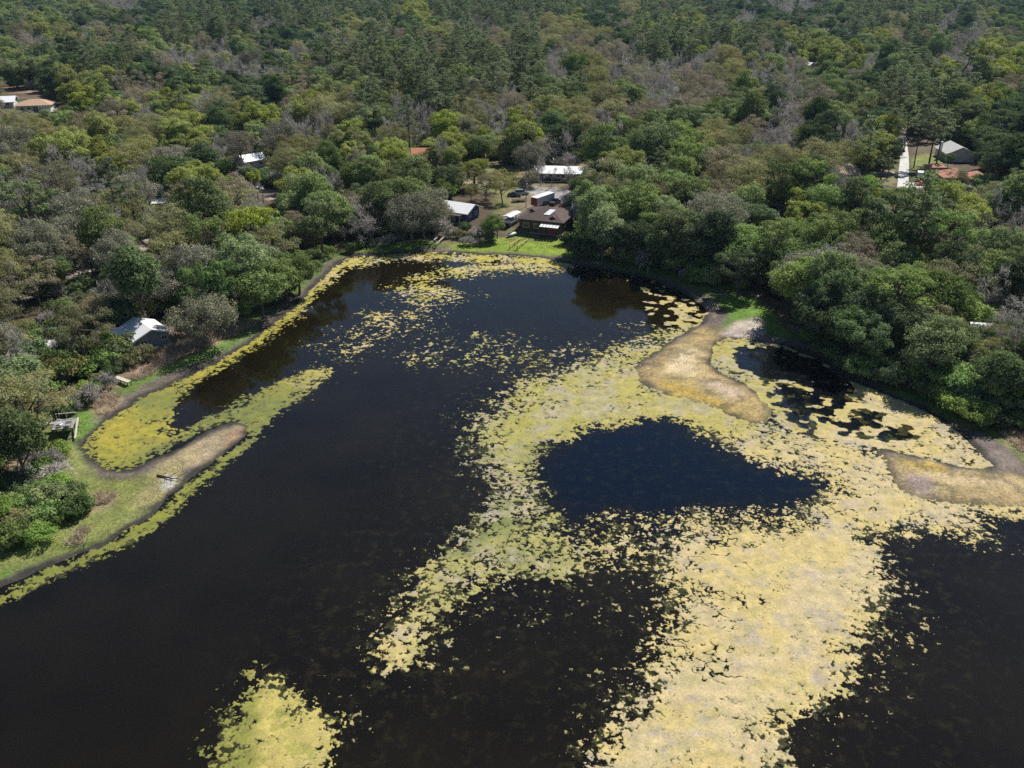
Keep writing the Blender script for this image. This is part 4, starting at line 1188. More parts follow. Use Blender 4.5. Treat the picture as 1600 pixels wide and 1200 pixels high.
class MB:
    def __init__(s): s.V, s.F, s.n = [], [], 0
    def add(s, V, F):
        s.V.append(V); s.F.append(F + s.n); s.n += len(V)
    def get(s): return np.concatenate(s.V), np.concatenate(s.F)


def bent(a, b, r, sag=0.12, n=4):
    a, b = np.asarray(a, float), np.asarray(b, float)
    L = np.linalg.norm(b - a)
    off = r.normal(0, sag * L, 3) * np.array([1, 1, 0.5])
    t = np.linspace(0, 1, n)[:, None]
    return a + (b - a) * t + off * (t * (1 - t) * 2.2)


def cards(C, Nrm, size, r, aspect=1.5):
    """leaf-sized kites: centre, facing, size"""
    n = len(C)
    Nrm = Nrm / (np.linalg.norm(Nrm, axis=1, keepdims=True) + 1e-9)
    R = r.normal(size=(n, 3))
    A = np.cross(Nrm, R); A /= np.linalg.norm(A, axis=1, keepdims=True) + 1e-9
    B = np.cross(Nrm, A)
    s = (size * r.uniform(0.6, 1.35, n))[:, None] * 0.5
    V = np.stack([C + A * s * aspect, C + B * s * 0.75, C - A * s * aspect * 0.8, C - B * s * 0.75], 1).reshape(-1, 3)
    F = np.arange(n * 4).reshape(n, 4)
    return V, F


def clump_leaves(c, rad, n, size, r, flat=0.75, hang=0.0):
    d = r.normal(size=(n, 3)); d /= np.linalg.norm(d, axis=1, keepdims=True)
    d[:, 2] = np.where(d[:, 2] < -0.35, -d[:, 2] * 0.6, d[:, 2])
    q = r.uniform(0.35, 1.0, n) ** 0.5
    lump = 1 + 0.28 * np.sin(d[:, 0] * 5 + c[0]) * np.cos(d[:, 1] * 6 + c[1])
    P = c + d * (rad * q * lump)[:, None] * np.array([1, 1, flat])
    Nn = d * 1.1 + np.array([0, 0, 0.3]) + r.normal(size=(n, 3)) * 0.42
    if hang: P[:, 2] -= r.exponential(hang, n)
    return cards(P, Nn, size, r)


def broadleaf(seed, h=15, R=5.5, base=0.14, nclump=54, crad=1.75, nleaf=190, leaf=0.36, zsq=0.85, hang=0.0, lobes=4, openness=0.0, lean=0.4):
    r = np.random.default_rng(seed)
    trunk = MB(); crown = MB()
    zc = h * (base + 1) / 2 ; rz = h * (1 - base) / 2
    top = np.array([r.normal(0, lean), r.normal(0, lean), h * 0.62])
    tp = bent((0, 0, -0.6), top, r, 0.06, 6)
    rad0 = 0.022 * h * r.uniform(0.9, 1.25)
    trunk.add(*tube(tp, np.linspace(rad0, rad0 * 0.35, 6), 7))
    # uneven crown: a few big lobes
    LD = r.normal(size=(lobes, 3)); LD[:, 2] = np.abs(LD[:, 2]) * 0.6; LD /= np.linalg.norm(LD, axis=1, keepdims=True)
    LA = r.uniform(0.12, 0.38, lobes)
    made = []
    tries = 0
    while len(made) < nclump and tries < nclump * 30:
        tries += 1
        d = r.normal(size=3); d /= np.linalg.norm(d)
        if d[2] < -0.55: continue
        ext = 0.74 + float((LA * np.maximum(0, LD @ d) ** 3).sum()) + r.normal(0, 0.05)
        q = r.uniform(0.25, 1.0) ** 0.42
        p = np.array([d[0] * R * ext * q, d[1] * R * ext * q, zc + d[2] * rz * ext * q * zsq])
        if d[2] < 0: p[:2] *= 0.9
        if any(np.linalg.norm((p - m) / np.array([1, 1, 0.8])) < crad * 0.72 for m in made): continue
        made.append(p)
    for k, p in enumerate(made):
        cr = crad * r.uniform(0.65, 1.3)
        nl = int(nleaf * (cr / crad) ** 2 * (1 - openness * r.uniform(0, 1)))
        crown.add(*clump_leaves(p, cr, max(nl, 12), leaf, r, 0.72, hang))
        if k % 3 == 0:
            j = tp[2 + (k // 3) % 4]
            trunk.add(*tube(bent(j, p, r, 0.10, 4), np.linspace(rad0 * 0.42, 0.04, 4), 4))
    return trunk.get(), crown.get()


def grow(r, mb, twigs, p, d, L, rad, lvl, maxl, up=0.12):
    q = p + d * L
    pts = bent(p, q, r, 0.07, 3)
    mb.add(*tube(pts, np.linspace(rad, rad * 0.62, 3), 5 if lvl < 2 else 3))
    if lvl >= maxl:
        return twigs.append((q, d))
    for k in range(r.integers(2, 4) + (lvl < 2)):
        nd = d * 0.72 + r.normal(size=3) * 0.52 + np.array([0, 0, up])
        nd /= np.linalg.norm(nd)
        t = r.uniform(0.45, 1.0)
        grow(r, mb, twigs, p + (q - p) * t, nd, L * r.uniform(0.62, 0.85), rad * 0.6, lvl + 1, maxl, up)


def baretree(seed, h=14, R=5.5, ntw=9, tw=1.5, moss=0.0, wid=0.055):
    r = np.random.default_rng(seed)
    mb, tws = MB(), []
    grow(r, mb, tws, np.array([0, 0, -0.5]), np.array([0.03, 0.02, 1.0]), h * 0.34, 0.02 * h, 0, 4)
    V, F = mb.get()
    P = np.array([t[0] for t in tws]); Dn = np.array([t[1] for t in tws])
    P0 = P.copy()
    # spread twig sprays over a rounded outline
    C = np.repeat(P, ntw, 0); d = np.repeat(Dn, ntw, 0) * 0.5 + r.normal(size=(len(C), 3)) * 0.75 + np.array([0, 0, 0.15])
    d /= np.linalg.norm(d, axis=1, keepdims=True)
    L = r.uniform(0.5, 1.0, len(C))[:, None] * tw
    S = np.cross(d, r.normal(size=d.shape)); S /= np.linalg.norm(S, axis=1, keepdims=True)
    A, E = C, C + d * L
    Mid = (A + E) / 2 + r.normal(0, 0.12, A.shape)
    TV = np.stack([A + S * wid, Mid + S * wid * 0.8, E, Mid - S * wid * 0.8], 1).reshape(-1, 3)
    d2 = d * 0.6 + r.normal(size=d.shape) * 0.6; d2 /= np.linalg.norm(d2, axis=1, keepdims=True)
    E2 = Mid + d2 * L * 0.7
    TV2 = np.stack([Mid + S * wid * .8, (Mid + E2) / 2 + S * wid * .7, E2, (Mid + E2) / 2 - S * wid * .7], 1).reshape(-1, 3)
    TV = np.concatenate([TV, TV2])
    crown = MB(); crown.add(TV, np.arange(len(TV)).reshape(-1, 4))
    if moss:
        k = r.integers(0, len(P), int(len(P) * moss * 6))
        MP = P[k] + r.normal(0, 0.5, (len(k), 3)); MP[:, 2] -= r.uniform(0, 1.2, len(k))
        crown.add(*cards(MP, r.normal(size=MP.shape) * np.array([1, 1, 0.3]), 0.34, r, 1.6))
    TV, TF = crown.get()
    # fit height and width
    ext = max(np.percentile(np.hypot(TV[:, 0], TV[:, 1]), 96), 0.1); zt = np.percentile(TV[:, 2], 99)
    S3 = np.array([R / ext, R / ext, h / zt])
    return (V * S3, F), (TV * S3, TF)


def pine(seed, h=23, R=3.9, base=0.5):
    r = np.random.default_rng(seed)
    trunk, crown = MB(), MB()
    tp = bent((0, 0, -0.6), (r.normal(0, 0.5), r.normal(0, 0.5), h), r, 0.012, 9)
    trunk.add(*tube(tp, np.linspace(0.30, 0.05, 9), 7))
    nb = 34
    for k in range(nb):
        t = base + (1 - base) * (k + r.uniform(0, 1)) / nb
        j = np.array([np.interp(t, np.linspace(0, 1, 9), tp[:, a]) for a in range(3)])
        u = (t - base) / (1 - base)
        L = R * (0.55 + 0.65 * math.sin(math.pi * min(1, u * 0.8 + 0.18))) * r.uniform(0.45, 1.15) * (1 - 0.35 * u ** 4)
        w = k * 2.4 + r.normal(0, 0.5)
        e = j + np.array([math.cos(w) * L, math.sin(w) * L, L * r.uniform(0.0, 0.45)])
        trunk.add(*tube(bent(j, e, r, 0.06, 3), [0.07, 0.05, 0.03], 3))
        for q in range(r.integers(2, 4)):
            c = j + (e - j) * r.uniform(0.55, 1.05) + r.normal(0, 0.25, 3)
            n = 34
            d = r.normal(size=(n, 3)); d[:, 2] = np.abs(d[:, 2]) * 0.8; d /= np.linalg.norm(d, axis=1, keepdims=True)
            P = c + d * r.uniform(0.25, 1.05, n)[:, None] * np.array([1, 1, 0.6])
            crown.add(*cards(P, np.cross(d, r.normal(size=d.shape)) + np.array([0, 0, 0.3]), 0.36, r, 1.7))
    return trunk.get(), crown.get()


def palm(seed, h=7.5):
    r = np.random.default_rng(seed)
    trunk, crown = MB(), MB()
    tp = bent((0, 0, -0.4), (0.3, 0.1, h), r, 0.03, 7)
    trunk.add(*tube(tp, np.linspace(0.26, 0.2, 7), 8))
    for k in range(34):
        w, el = k * 2.399, r.uniform(-0.7, 1.2)
        d = np.array([math.cos(w) * math.cos(el), math.sin(w) * math.cos(el), math.sin(el)])
        e = tp[-1] + d * 1.6
        side = np.array([-math.sin(w), math.cos(w), 0])
        n = 16
        for q in range(n):
            a = (q / (n - 1) - 0.5) * 2.4
            dd = d * math.cos(a) + side * math.sin(a) + np.array([0, 0, -0.25])
            p2 = e + dd * 0.95
            u = np.cross(dd, d + 0.01); u = u / (np.linalg.norm(u) + 1e-9) * 0.05
            V = np.array([e - u, (e + p2) / 2 + side * 0.05, p2, (e + p2) / 2 - side * 0.05])
            crown.add(V, np.array([[0, 1, 2, 3]]))
        V, F = tube([tp[-1], e], [0.03, 0.02], 3)
        crown.add(V, F)
    return trunk.get(), crown.get()


M_bark = plain("bark_grey_brown", (0.12, 0.098, 0.078), 0.9, wear=0.4, scale=3)
M_barkpale = plain("bark_pale_grey", (0.20, 0.18, 0.165), 0.9, wear=0.35, scale=3)
M_barkpine = plain("bark_pine", (0.10, 0.075, 0.06), 0.9, wear=0.4, scale=3)
LM = {
    'G': leaf_mat("leaf_mid_green", (0.078, 0.118, 0.03), (0.135, 0.182, 0.052), (0.185, 0.228, 0.08), 0.34),
    'D': leaf_mat("leaf_dark_green", (0.042, 0.072, 0.024), (0.075, 0.115, 0.038), (0.108, 0.148, 0.055), 0.3),
    'B': leaf_mat("leaf_bright_green", (0.118, 0.152, 0.022), (0.195, 0.228, 0.038), (0.26, 0.28, 0.06), 0.45, 0.22),
    'O': leaf_mat("leaf_olive_bud", (0.115, 0.122, 0.04), (0.19, 0.188, 0.068), (0.25, 0.24, 0.105), 0.45, 0.28),
    'M': leaf_mat("leaf_grey_moss", (0.085, 0.095, 0.05), (0.165, 0.165, 0.11), (0.24, 0.225, 0.175), 0.35, 0.25),
    'R': leaf_mat("leaf_tan_bud", (0.12, 0.106, 0.058), (0.19, 0.163, 0.098), (0.25, 0.22, 0.145), 0.3, 0.25),
    'N': leaf_mat("twig_grey", (0.175, 0.163, 0.145), (0.265, 0.245, 0.22), (0.34, 0.32, 0.29), 0.25, 0.22),
    'P': leaf_mat("needle_green", (0.075, 0.105, 0.04), (0.12, 0.155, 0.065), (0.17, 0.20, 0.095), 0.45, 0.25),
    'L': leaf_mat("palm_frond", (0.07, 0.10, 0.04), (0.12, 0.15, 0.07), (0.17, 0.19, 0.10), 0.4, 0.2),
    'S': leaf_mat("leaf_shrub_green", (0.075, 0.14, 0.025), (0.14, 0.21, 0.045), (0.2, 0.26, 0.07)),
}
INFO = {  # kind: object name, description, category, crown-centre height, spacing radius, prototypes
    'G': ("broadleaf_tree", "mid-green broadleaf tree", 9.5, 4.6, [dict(h=15, R=5.4), dict(h=17, R=5.2, nclump=54), dict(h=13, R=4.9, lobes=5), dict(h=16, R=6.0, nclump=56, lobes=6), dict(h=17, R=5.4, nclump=40, crad=1.35, lobes=7, openness=0.5), dict(h=12, R=5.6, nclump=44, crad=1.5, lobes=3, lean=1.2)]),
    'D': ("evergreen_oak", "dark evergreen oak", 9.0, 4.6, [dict(h=14, R=5.4, nleaf=230, nclump=52), dict(h=15.5, R=5.0, nleaf=230), dict(h=12.5, R=5.8, nleaf=230, nclump=54), dict(h=16, R=5.2, nleaf=200, nclump=44, crad=1.45, lobes=7, lean=0.9)]),
    'B': ("leafing_tree", "bright yellow-green tree", 10.5, 4.2, [dict(h=17, R=4.6, crad=1.5, lobes=6, leaf=0.34), dict(h=15, R=5.0, crad=1.6, lobes=6), dict(h=16, R=4.4, crad=1.45, openness=0.4), dict(h=14, R=5.4, crad=1.3, nclump=42, openness=0.4, lobes=8, lean=0.9)]),
    'O': ("budding_tree", "olive budding tree", 9.5, 5.0, [dict(h=15, R=5.8, nleaf=165, leaf=0.27, openness=0.4, crad=1.7), dict(h=14, R=6.2, nleaf=165, leaf=0.27, openness=0.4, nclump=52), dict(h=16, R=5.4, nleaf=170, leaf=0.27, openness=0.4), dict(h=14, R=6.4, nclump=40, crad=1.4, nleaf=150, leaf=0.26, openness=0.6, lobes=8, lean=1.0)]),
    'M': ("mossy_oak", "mossy grey-green oak", 8.5, 5.6, [dict(h=14, R=6.8, nclump=66, nleaf=190, leaf=0.29, hang=0.5, crad=1.6, openness=0.35), dict(h=13, R=7.2, nclump=70, nleaf=180, leaf=0.29, hang=0.6, crad=1.6, openness=0.35), dict(h=15, R=6.2, nclump=60, nleaf=180, leaf=0.29, hang=0.5, crad=1.55, openness=0.4)]),
    'R': ("tan_budding_tree", "tan-brown budding tree", 9.5, 4.8, [dict(h=14.5, R=5.6, nleaf=150, leaf=0.26, openness=0.5), dict(h=13.5, R=5.8, nleaf=150, leaf=0.26, openness=0.5, nclump=52), dict(h=15.5, R=5.2, nleaf=150, leaf=0.26, openness=0.5), dict(h=13, R=6.2, nclump=38, crad=1.4, nleaf=140, leaf=0.25, openness=0.65, lobes=8, lean=1.0)]),
    'N': ("leafless_tree", "leafless grey tree", 9.5, 4.8, [dict(h=14, R=5.4), dict(h=15, R=5.0, moss=0.5), dict(h=13, R=5.8, moss=0.25)]),
    'P': ("pine_tree", "tall dark pine", 17.0, 3.2, [dict(h=22), dict(h=24, R=3.8), dict(h=20, R=4.1)]),
}
KINDS_ = list(INFO)
PROTO = {}
for ki, k in enumerate(KINDS_):
    PROTO[k] = []
    for vi, kw in enumerate(INFO[k][4]):
        sd_ = 1000 + ki * 50 + vi
        (tv, tf), (cv, cf) = pine(sd_, **kw) if k == 'P' else baretree(sd_, **kw) if k == 'N' else broadleaf(sd_, **kw)
        bark = M_barkpine if k == 'P' else M_barkpale if k in 'NM' else M_bark
        tm = quads_mesh(f"trunk_{INFO[k][0]}", tv, tf, [bark], True)
        cm = quads_mesh(f"crown_{INFO[k][0]}", cv, cf, [LM[k]])
        jm = quads_mesh(f"whole_{INFO[k][0]}", np.concatenate([tv, cv]), np.concatenate([tf, cf + len(tv)]), [bark, LM[k]], False,
                        np.concatenate([np.zeros(len(tf)), np.ones(len(cf))]))
        PROTO[k].append((tm, cm, jm))

# ------------------------------------------------------------------ where each tree stands: crown centres read from the photograph
SEEDS = """
15,20G 60,10D 20,42D 70,52B 90,25G 130,40D 100,15G 160,20G 180,10N 200,35D 230,30D 150,50M 30,65R 60,65N 100,70O 20,85G 50,85G 100,85D 140,75O 180,70R 210,75R 170,100P 190,95P 120,105D 150,120P 270,60P 330,50P 300,35D 240,80G 260,95N 280,95N 330,85N 300,110N 235,110D 340,105N 380,60P 370,30D 390,90G 120,122B 110,150B 140,150B 20,112G 50,118G 80,132D 255,125R 275,125D 300,125D 330,130G 365,115N 385,140D 185,155D 210,150R 190,170B 225,170N 260,165B 290,165B 310,170N 350,165O 385,180O 340,190D 30,205O 60,205O 100,192G 140,185R 160,200R 225,205O 250,200O 280,205B 310,210B 150,225B 130,240B 180,225G 60,235B 40,260O 80,255O 160,245B 200,260O 220,245O 230,270M 270,240M 300,260D 350,232N 330,283B 355,275B 20,230M 10,260G 90,285N 60,290N 120,285N 20,300M
180,330O 200,362N 60,330M 30,310N 90,315N 100,350M 40,370M 20,360M 150,390G 60,390M 290,325B 275,370O 250,300M 210,300M
440,30P 480,20P 430,65D 460,60D 410,50N 420,85N 500,30P 505,85D 470,85N 430,95D 560,15P 600,30P 560,40B 570,35D 540,55O 580,45O 610,55R 640,40D 650,30B 680,50B 700,50O 590,85P 640,75R 660,70R 690,75R 715,80P 660,85P 630,100P 595,95P 535,110P 570,110P 555,75N 520,70N 480,120O 460,115O 500,130G 470,150R 430,150D 420,120N 440,110D 560,150P 590,160P 610,120P 640,110P 680,120P 700,140P 720,110P 750,110P 770,130P 790,110P 740,60P 770,30P 720,25P 690,20P 750,45N 780,70R 655,150P 675,150P 700,155P 640,170N 620,185N 660,185N 510,175O 530,170O 545,185O 470,180B 485,170B 415,190B 405,185B 450,210N 480,205N 560,195G 600,190N 630,200N 650,213N 725,170O 740,180O 770,170N 790,190N 715,195B 730,210B 700,225B 750,220G 780,215O 795,200N 490,235O 460,240O 480,260G 510,250G 440,220M 425,212M 545,235B 562,225B 600,225B 620,230B 632,248B 650,275G 640,300G 580,280G 590,300G 560,255N 510,270N 525,282N 430,285B 690,243N 705,245B 690,288G 700,297O 760,283O
320,278B 345,282B 372,283N 388,312N 340,312O 320,350G 380,340N 460,315G 490,312G 520,322G 430,338G 470,342G 500,347G 530,352G 550,332N 562,348N 572,362G 545,312R 390,357B 360,372D 400,387M 420,377O 440,402G 460,392G 490,396G 380,412G 400,427G 430,422G 470,420G 320,420M 330,382G
620,332O 640,327M 610,342M 575,322N 590,312G 662,322M 675,332R 700,312R 620,358D 650,350D 680,345M 772,335G
15,420O 10,450O 50,420R 40,440N 100,415M 130,408M 160,412M 200,420N 180,402M 85,452G 110,475G 150,472R 178,488R 160,502O 205,497R 220,450D 240,472D 250,420M 316,476M 290,440D 330,450D 322,490G 15,520N 40,512N 120,502O 100,492O 130,532G 110,545G 70,557D 60,572D 130,592G 150,562O 172,562R 10,600O 40,612O 68,622O 20,572G 188,572R 90,602G 22,662D
820,60G 830,20P 860,15P 880,20P 900,40B 870,45O 920,40D 935,45D 970,35D 990,30O 1010,35P 1050,20G 1080,50B 1010,60B 1045,55N 860,70O 900,75R 930,65O 960,75D 850,70R 825,80P 810,110P 830,130P 870,95N 900,100O 950,95R 990,90N 1000,75P 1040,80P 1080,75P 1120,60P 1150,50B 1130,30D 1170,40N 1180,70P 1190,40D 900,115G 930,120O 880,120N 960,130N 1010,140N 1040,135N 1060,110N 1090,100N 1100,130R 1130,120O 1140,100O 1180,110N 1080,150R 1120,150R 1150,150G 1170,155D 850,150G 870,170O 900,145G 920,160O 960,150G 990,155G 1000,180R 950,180O 930,190N 1020,190G 1050,185G 1100,170R 1110,185G 1140,180G 1150,195G 820,180N 810,165R 830,205B 815,217B 880,205D 870,200D 910,200O 960,215N 985,210G 1000,230G 1030,220G 1060,215G 1090,240G 1110,215O 1130,230O 1170,240N 1190,260O 935,240D 930,252G 950,277O 970,272B 990,290G 1020,290G 1060,260G 1050,290G 850,235N 880,230N 828,243M 990,250N 1130,280R 1110,270R 1150,290O 1180,270O
960,292O 980,302G 1000,282N 1030,302O 1050,292G 1070,272G 1040,332G 1060,342G 1090,342O 1110,332M 1130,302R 1150,322M 1162,312G 1200,302G 1220,292G 1190,332D 1212,382G 1130,352M 1060,362G 1100,362G 930,332G 945,350G 922,360G 908,352D
1210,40D 1250,10N 1290,20D 1320,15G 1260,35D 1255,68B 1320,50D 1340,40P 1360,35P 1290,40N 1380,20P 1400,15P 1390,40O 1370,65B 1400,60R 1430,50D 1430,60P 1450,20G 1470,40N 1500,50D 1540,50N 1560,40G 1590,30D 1590,60G 1500,70N 1450,80G 1420,90D 1390,90D 1350,80G 1480,90N 1510,110N 1560,80B 1590,100B 1570,120B 1540,90B 1210,80D 1220,100N 1240,130N 1280,120G 1310,130G 1330,100B 1360,110N 1380,130D 1340,130D 1400,130G 1430,120P 1440,140P 1470,130B 1490,150G 1520,140P 1530,160B 1570,150R 1590,170D 1210,160D 1240,170N 1270,160R 1290,170R 1300,150G 1320,180G 1360,170O 1380,180D 1250,200N 1230,210N 1270,220N 1290,210D 1310,200G 1340,220N 1330,215N 1370,225B 1388,230D 1396,175P 1425,170P 1442,190P 1465,190P 1478,185P 1500,175G 1540,190G 1560,200D 1590,190D 1552,230D 1580,220D 1245,255O 1305,250O 1298,282N 1215,290G 1240,290B 1270,300G
1220,322B 1260,312B 1300,332G 1330,322G 1350,332G 1320,352O 1370,342N 1400,332G 1430,342P 1447,338P 1440,345P 1400,362D 1410,367D 1500,332B 1522,332B 1490,347B 1512,318O 1560,312G 1590,312G 1560,347N 1540,357N 1590,352N 1480,382R 1430,382G 1400,402G 1380,382G 1340,372G 1300,372G 1300,402N 1320,412R 1340,392R 1370,412M 1410,402G 1430,432G 1460,442O 1500,422G 1540,402G 1580,382G 1590,432D 1550,442N 1562,462N 1520,472G 1480,462G 1450,472O 1430,452O 1390,482G 1360,442D 1330,452M 1350,472D 1310,442G 1270,432G 1300,442G 1250,382D 1222,362G 1245,398D 1262,425M 1290,472D 1330,502D 1380,522D 1420,492D 1460,522G 1500,502G 1550,502O 1590,522N 1480,562G 1522,552D 1580,562D 1460,572G 1290,455D 1285,500D 1320,530D 1360,550D 1410,545D 1160,400D 1120,372D 1080,368D 1040,362D 1000,354D 965,352D
"""
seeds = []
for tok in SEEDS.split():
    a, b = tok[:-1].split(",")
    k = tok[-1]
    zc = INFO[k][2] + 1.5
    x, y = unproj(float(a), float(b), zc)
    seeds.append((x, y, k, float(a), float(b)))
seed_px = np.array([(s[3], s[4]) for s in seeds])

# places that stay open to view: (pixel box, depth of what stands there)
OPEN = [((690, 306, 762, 352), 740, 350), ((790, 292, 908, 372), 850, 368), ((838, 256, 920, 292), 870, 285), ((642, 233, 674, 252), 655, 252),
        ((396, 234, 420, 262), 408, 262), ((0, 148, 100, 182), 40, 176), ((0, 120, 60, 150), 30, 140), ((188, 508, 272, 560), 235, 550), ((150, 518, 195, 532), 170, 535),
        ((80, 645, 130, 692), 100, 680), ((178, 586, 210, 606), 193, 600), ((1402, 196, 1480, 292), 1440, 285), ((1478, 222, 1526, 256), 1500, 254), ((1470, 258, 1545, 292), 1500, 290),
        ((1316, 250, 1344, 284), 1330, 282), ((1364, 264, 1404, 292), 1380, 280), ((395, 290, 440, 318), 410, 310), ((5, 460, 62, 490), 30, 480), ((100, 430, 160, 446), 130, 440),
        ((207, 385, 236, 404), 220, 398), ((560, 372, 905, 400), 700, 390), ((1128, 455, 1216, 530), 1170, 515), ((715, 284, 800, 300), 760, 298), ((1262, 98, 1276, 110), 1270, 108),
        ((1400, 582, 1440, 606), 1420, 600), ((246, 310, 266, 324), 255, 322), ((1198, 334, 1214, 346), 1205, 346), ((1528, 510, 1546, 526), 1537, 526), ((85, 538, 96, 550), 90, 550), ((330, 262, 372, 276), 350, 275)]
OPEN = [(bx, ground_at(a, b).y) for bx, a, b in OPEN]


def blocked(x, y, k, s=1.0, slack=0.55):
    R = INFO[k][3] * 1.1 * s
    zt = INFO[k][2] * (1.45 if k != 'P' else 1.35) * s + 1.5
    zb = (3.0 if k != 'P' else 10.0) * s
    pxl, _, d = proj(x, y, 8.0)
    w = FPX * R / d * slack
    _, pt, _ = proj(x, y, zt)
    _, pb, _ = proj(x, y, zb)
    for (x0, y0, x1, y1), Y in OPEN:
        if y < Y - 1.0 and pxl + w > x0 and pxl - w < x1 and pb > y0 and pt + 5 < y1:
            return True
    return False


CLEAR = [smooth_poly(W(p, 1.5), 1) for p in (
    [(560, 392), (600, 384), (690, 368), (690, 335), (760, 300), (700, 290), (730, 262), (850, 262), (930, 285), (905, 320), (895, 372), (905, 400), (700, 396)],
    [(1105, 436), (1190, 440), (1255, 485), (1265, 530), (1180, 535), (1120, 520)],
    [(1400, 190), (1425, 190), (1424, 225), (1480, 230), (1530, 245), (1545, 290), (1440, 300), (1400, 300), (1365, 296), (1365, 266), (1402, 264)],
    [(1316, 284), (1345, 284), (1345, 262), (1316, 262)],
    [(60, 690), (120, 690), (150, 740), (250, 735), (395, 665), (370, 700), (200, 830), (60, 890), (-40, 920), (-40, 870), (90, 815), (150, 790), (140, 760)],
    [(80, 690), (75, 655), (130, 640), (180, 600), (260, 570), (400, 510), (500, 430), (540, 410), (545, 400), (490, 430), (390, 495), (275, 520), (215, 545), (175, 590), (130, 630)],
    [(1000, 500), (1110, 480), (1240, 535), (1230, 680), (1100, 680), (970, 600)], [(1350, 690), (1560, 720), (1560, 640), (1760, 700), (1760, 860), (1350, 800)],
    [(-60, 930), (-60, 690), (70, 690), (160, 720), (160, 860), (0, 920)],
    [(0, 180), (100, 182), (115, 170), (80, 155), (0, 148)], [(1380, 695), (1550, 740), (1700, 760), (1700, 660), (1520, 640), (1450, 610)],
    [(395, 322), (440, 322), (440, 298), (395, 298)], [(395, 270), (425, 270), (420, 250), (395, 250)])]


def in_clear(x, y):
    x, y = np.atleast_1d(np.asarray(x, float)), np.atleast_1d(np.asarray(y, float))
    m = np.zeros(x.shape, bool)
    for P in CLEAR:
        m |= inside(P, x, y)
    return m


trees = []               # x, y, kind, scale
cell = {}
def near(x, y, r):
    i, j = int(x // 8), int(y // 8)
    for a in (-1, 0, 1):
        for b in (-1, 0, 1):
            for (u, v, rr) in cell.get((i + a, j + b), ()):
                if (u - x) ** 2 + (v - y) ** 2 < ((r + rr) * 0.55) ** 2:
                    return True
    return False


def put(x, y, k, s):
    cell.setdefault((int(x // 8), int(y // 8)), []).append((x, y, INFO[k][3] * s))
    trees.append((x, y, k, s))


sx, sy = np.array([s[0] for s in seeds]), np.array([s[1] for s in seeds])
ssd = lake_sd(sx, sy)
for i, (x, y, k, a, b) in enumerate(seeds):
    s = random.uniform(0.85, 1.15)
    if ssd[i] < 2.0:
        continue
    if blocked(x, y, k, s, 0.5) or any((x - u) ** 2 + (y - v) ** 2 < r * r for u, v, r in HOUSE_KEEP):
        continue
    put(x, y, k, s)
for a, b, k, s in ((770, 377, 'G', 0.52), (777, 372, 'G', 0.42), (760, 313, 'O', 0.62), (786, 318, 'O', 0.66), (742, 300, 'O', 0.6), (845, 292, 'N', 0.6), (893, 293, 'N', 0.62), (862, 293, 'N', 0.5), (905, 316, 'G', 0.7),
                   (705, 302, 'G', 0.6), (735, 316, 'O', 0.45), (775, 300, 'O', 0.5), (830, 292, 'M', 0.5), (914, 305, 'G', 0.7), (822, 285, 'N', 0.5), (690, 352, 'M', 0.5), (715, 290, 'R', 0.55), (730, 285, 'N', 0.55), (915, 345, 'G', 0.75), (683, 350, 'O', 0.6), (1480, 262, 'D', 0.4), (1498, 300, 'O', 0.55), (1530, 300, 'G', 0.6)):
    g_ = ground_at(a, b)
    put(g_.x, g_.y, k, s)
n_seed = len(trees)
# fill the wood between them
R2 = np.random.default_rng(77)
cand = []
far_lim = 1500
M_ = 90000
yy = np.sqrt(R2.uniform(60 ** 2, far_lim ** 2, M_))
xx = R2.uniform(-1, 1, M_) * (yy * 0.68 + 45)
csd = lake_sd(xx, yy)
ok = (csd > np.where((xx > 62) & (yy < 165), 3.5, np.where(xx < -20, 15.0, 9.0))) & ~in_clear(xx, yy)
xx, yy = xx[ok], yy[ok]
order = np.argsort(yy + R2.uniform(0, 60, len(yy)))
pxs, pys, _ = proj(xx, yy, np.full(len(xx), 11.0))
ALLK = "GGGDDBBOOOOMMRRRRNNNP"
for i in order:
    x, y = xx[i], yy[i]
    d2 = (seed_px[:, 0] - pxs[i]) ** 2 + ((seed_px[:, 1] - pys[i]) * 1.6) ** 2
    j = int(np.argmin(d2))
    pk = 0.42 if seeds[j][2] == 'P' else 0.82
    if R2.random() < pk and d2[j] < 60 ** 2:
        k = seeds[j][2]
    else:
        k = ALLK[R2.integers(len(ALLK))]
    s = R2.uniform(0.5, 1.22) if R2.random() < 0.8 else R2.uniform(0.4, 0.6)
    r = INFO[k][3] * s
    if near(x, y, r) or blocked(x, y, k, s) or any((x - u) ** 2 + (y - v) ** 2 < q * q for u, v, q in HOUSE_KEEP):
        continue
    put(x, y, k, s)

T = np.array([(t[0], t[1], t[3]) for t in trees])
TZ = ground_h(T[:, 0], T[:, 1])
tpx, tpy, tdep = proj(T[:, 0], T[:, 1], TZ + 9)
inview = (tpx > -40) & (tpx < 1640) & (tpy > -10) & (tpy < 1240)
size = np.where(inview, T[:, 2] * 1000 / tdep, 0)
MARKS = [("the wooden deck", 100, 680), ("the grey house", 235, 545), ("the sandy clearing", 30, 480), ("the white car", 402, 297),
         ("the blue-walled house", 725, 350), ("the brown-roofed house", 850, 365), ("the long white-roofed house", 875, 283), ("the orange-roofed house", 655, 250),
         ("the shaded cove", 1060, 430), ("the sandbar lawn", 1200, 490), ("the algae-covered pool", 1400, 600), ("the tan-roofed house", 1330, 280),
         ("the pale concrete road", 1412, 245), ("the red-tiled house", 1510, 285), ("the houses by the red car", 45, 176), ("the white-roofed cottage", 408, 260), ("the distant white gable", 1270, 110)]
mk = [(n, ground_at(a, b)) for n, a, b in MARKS]
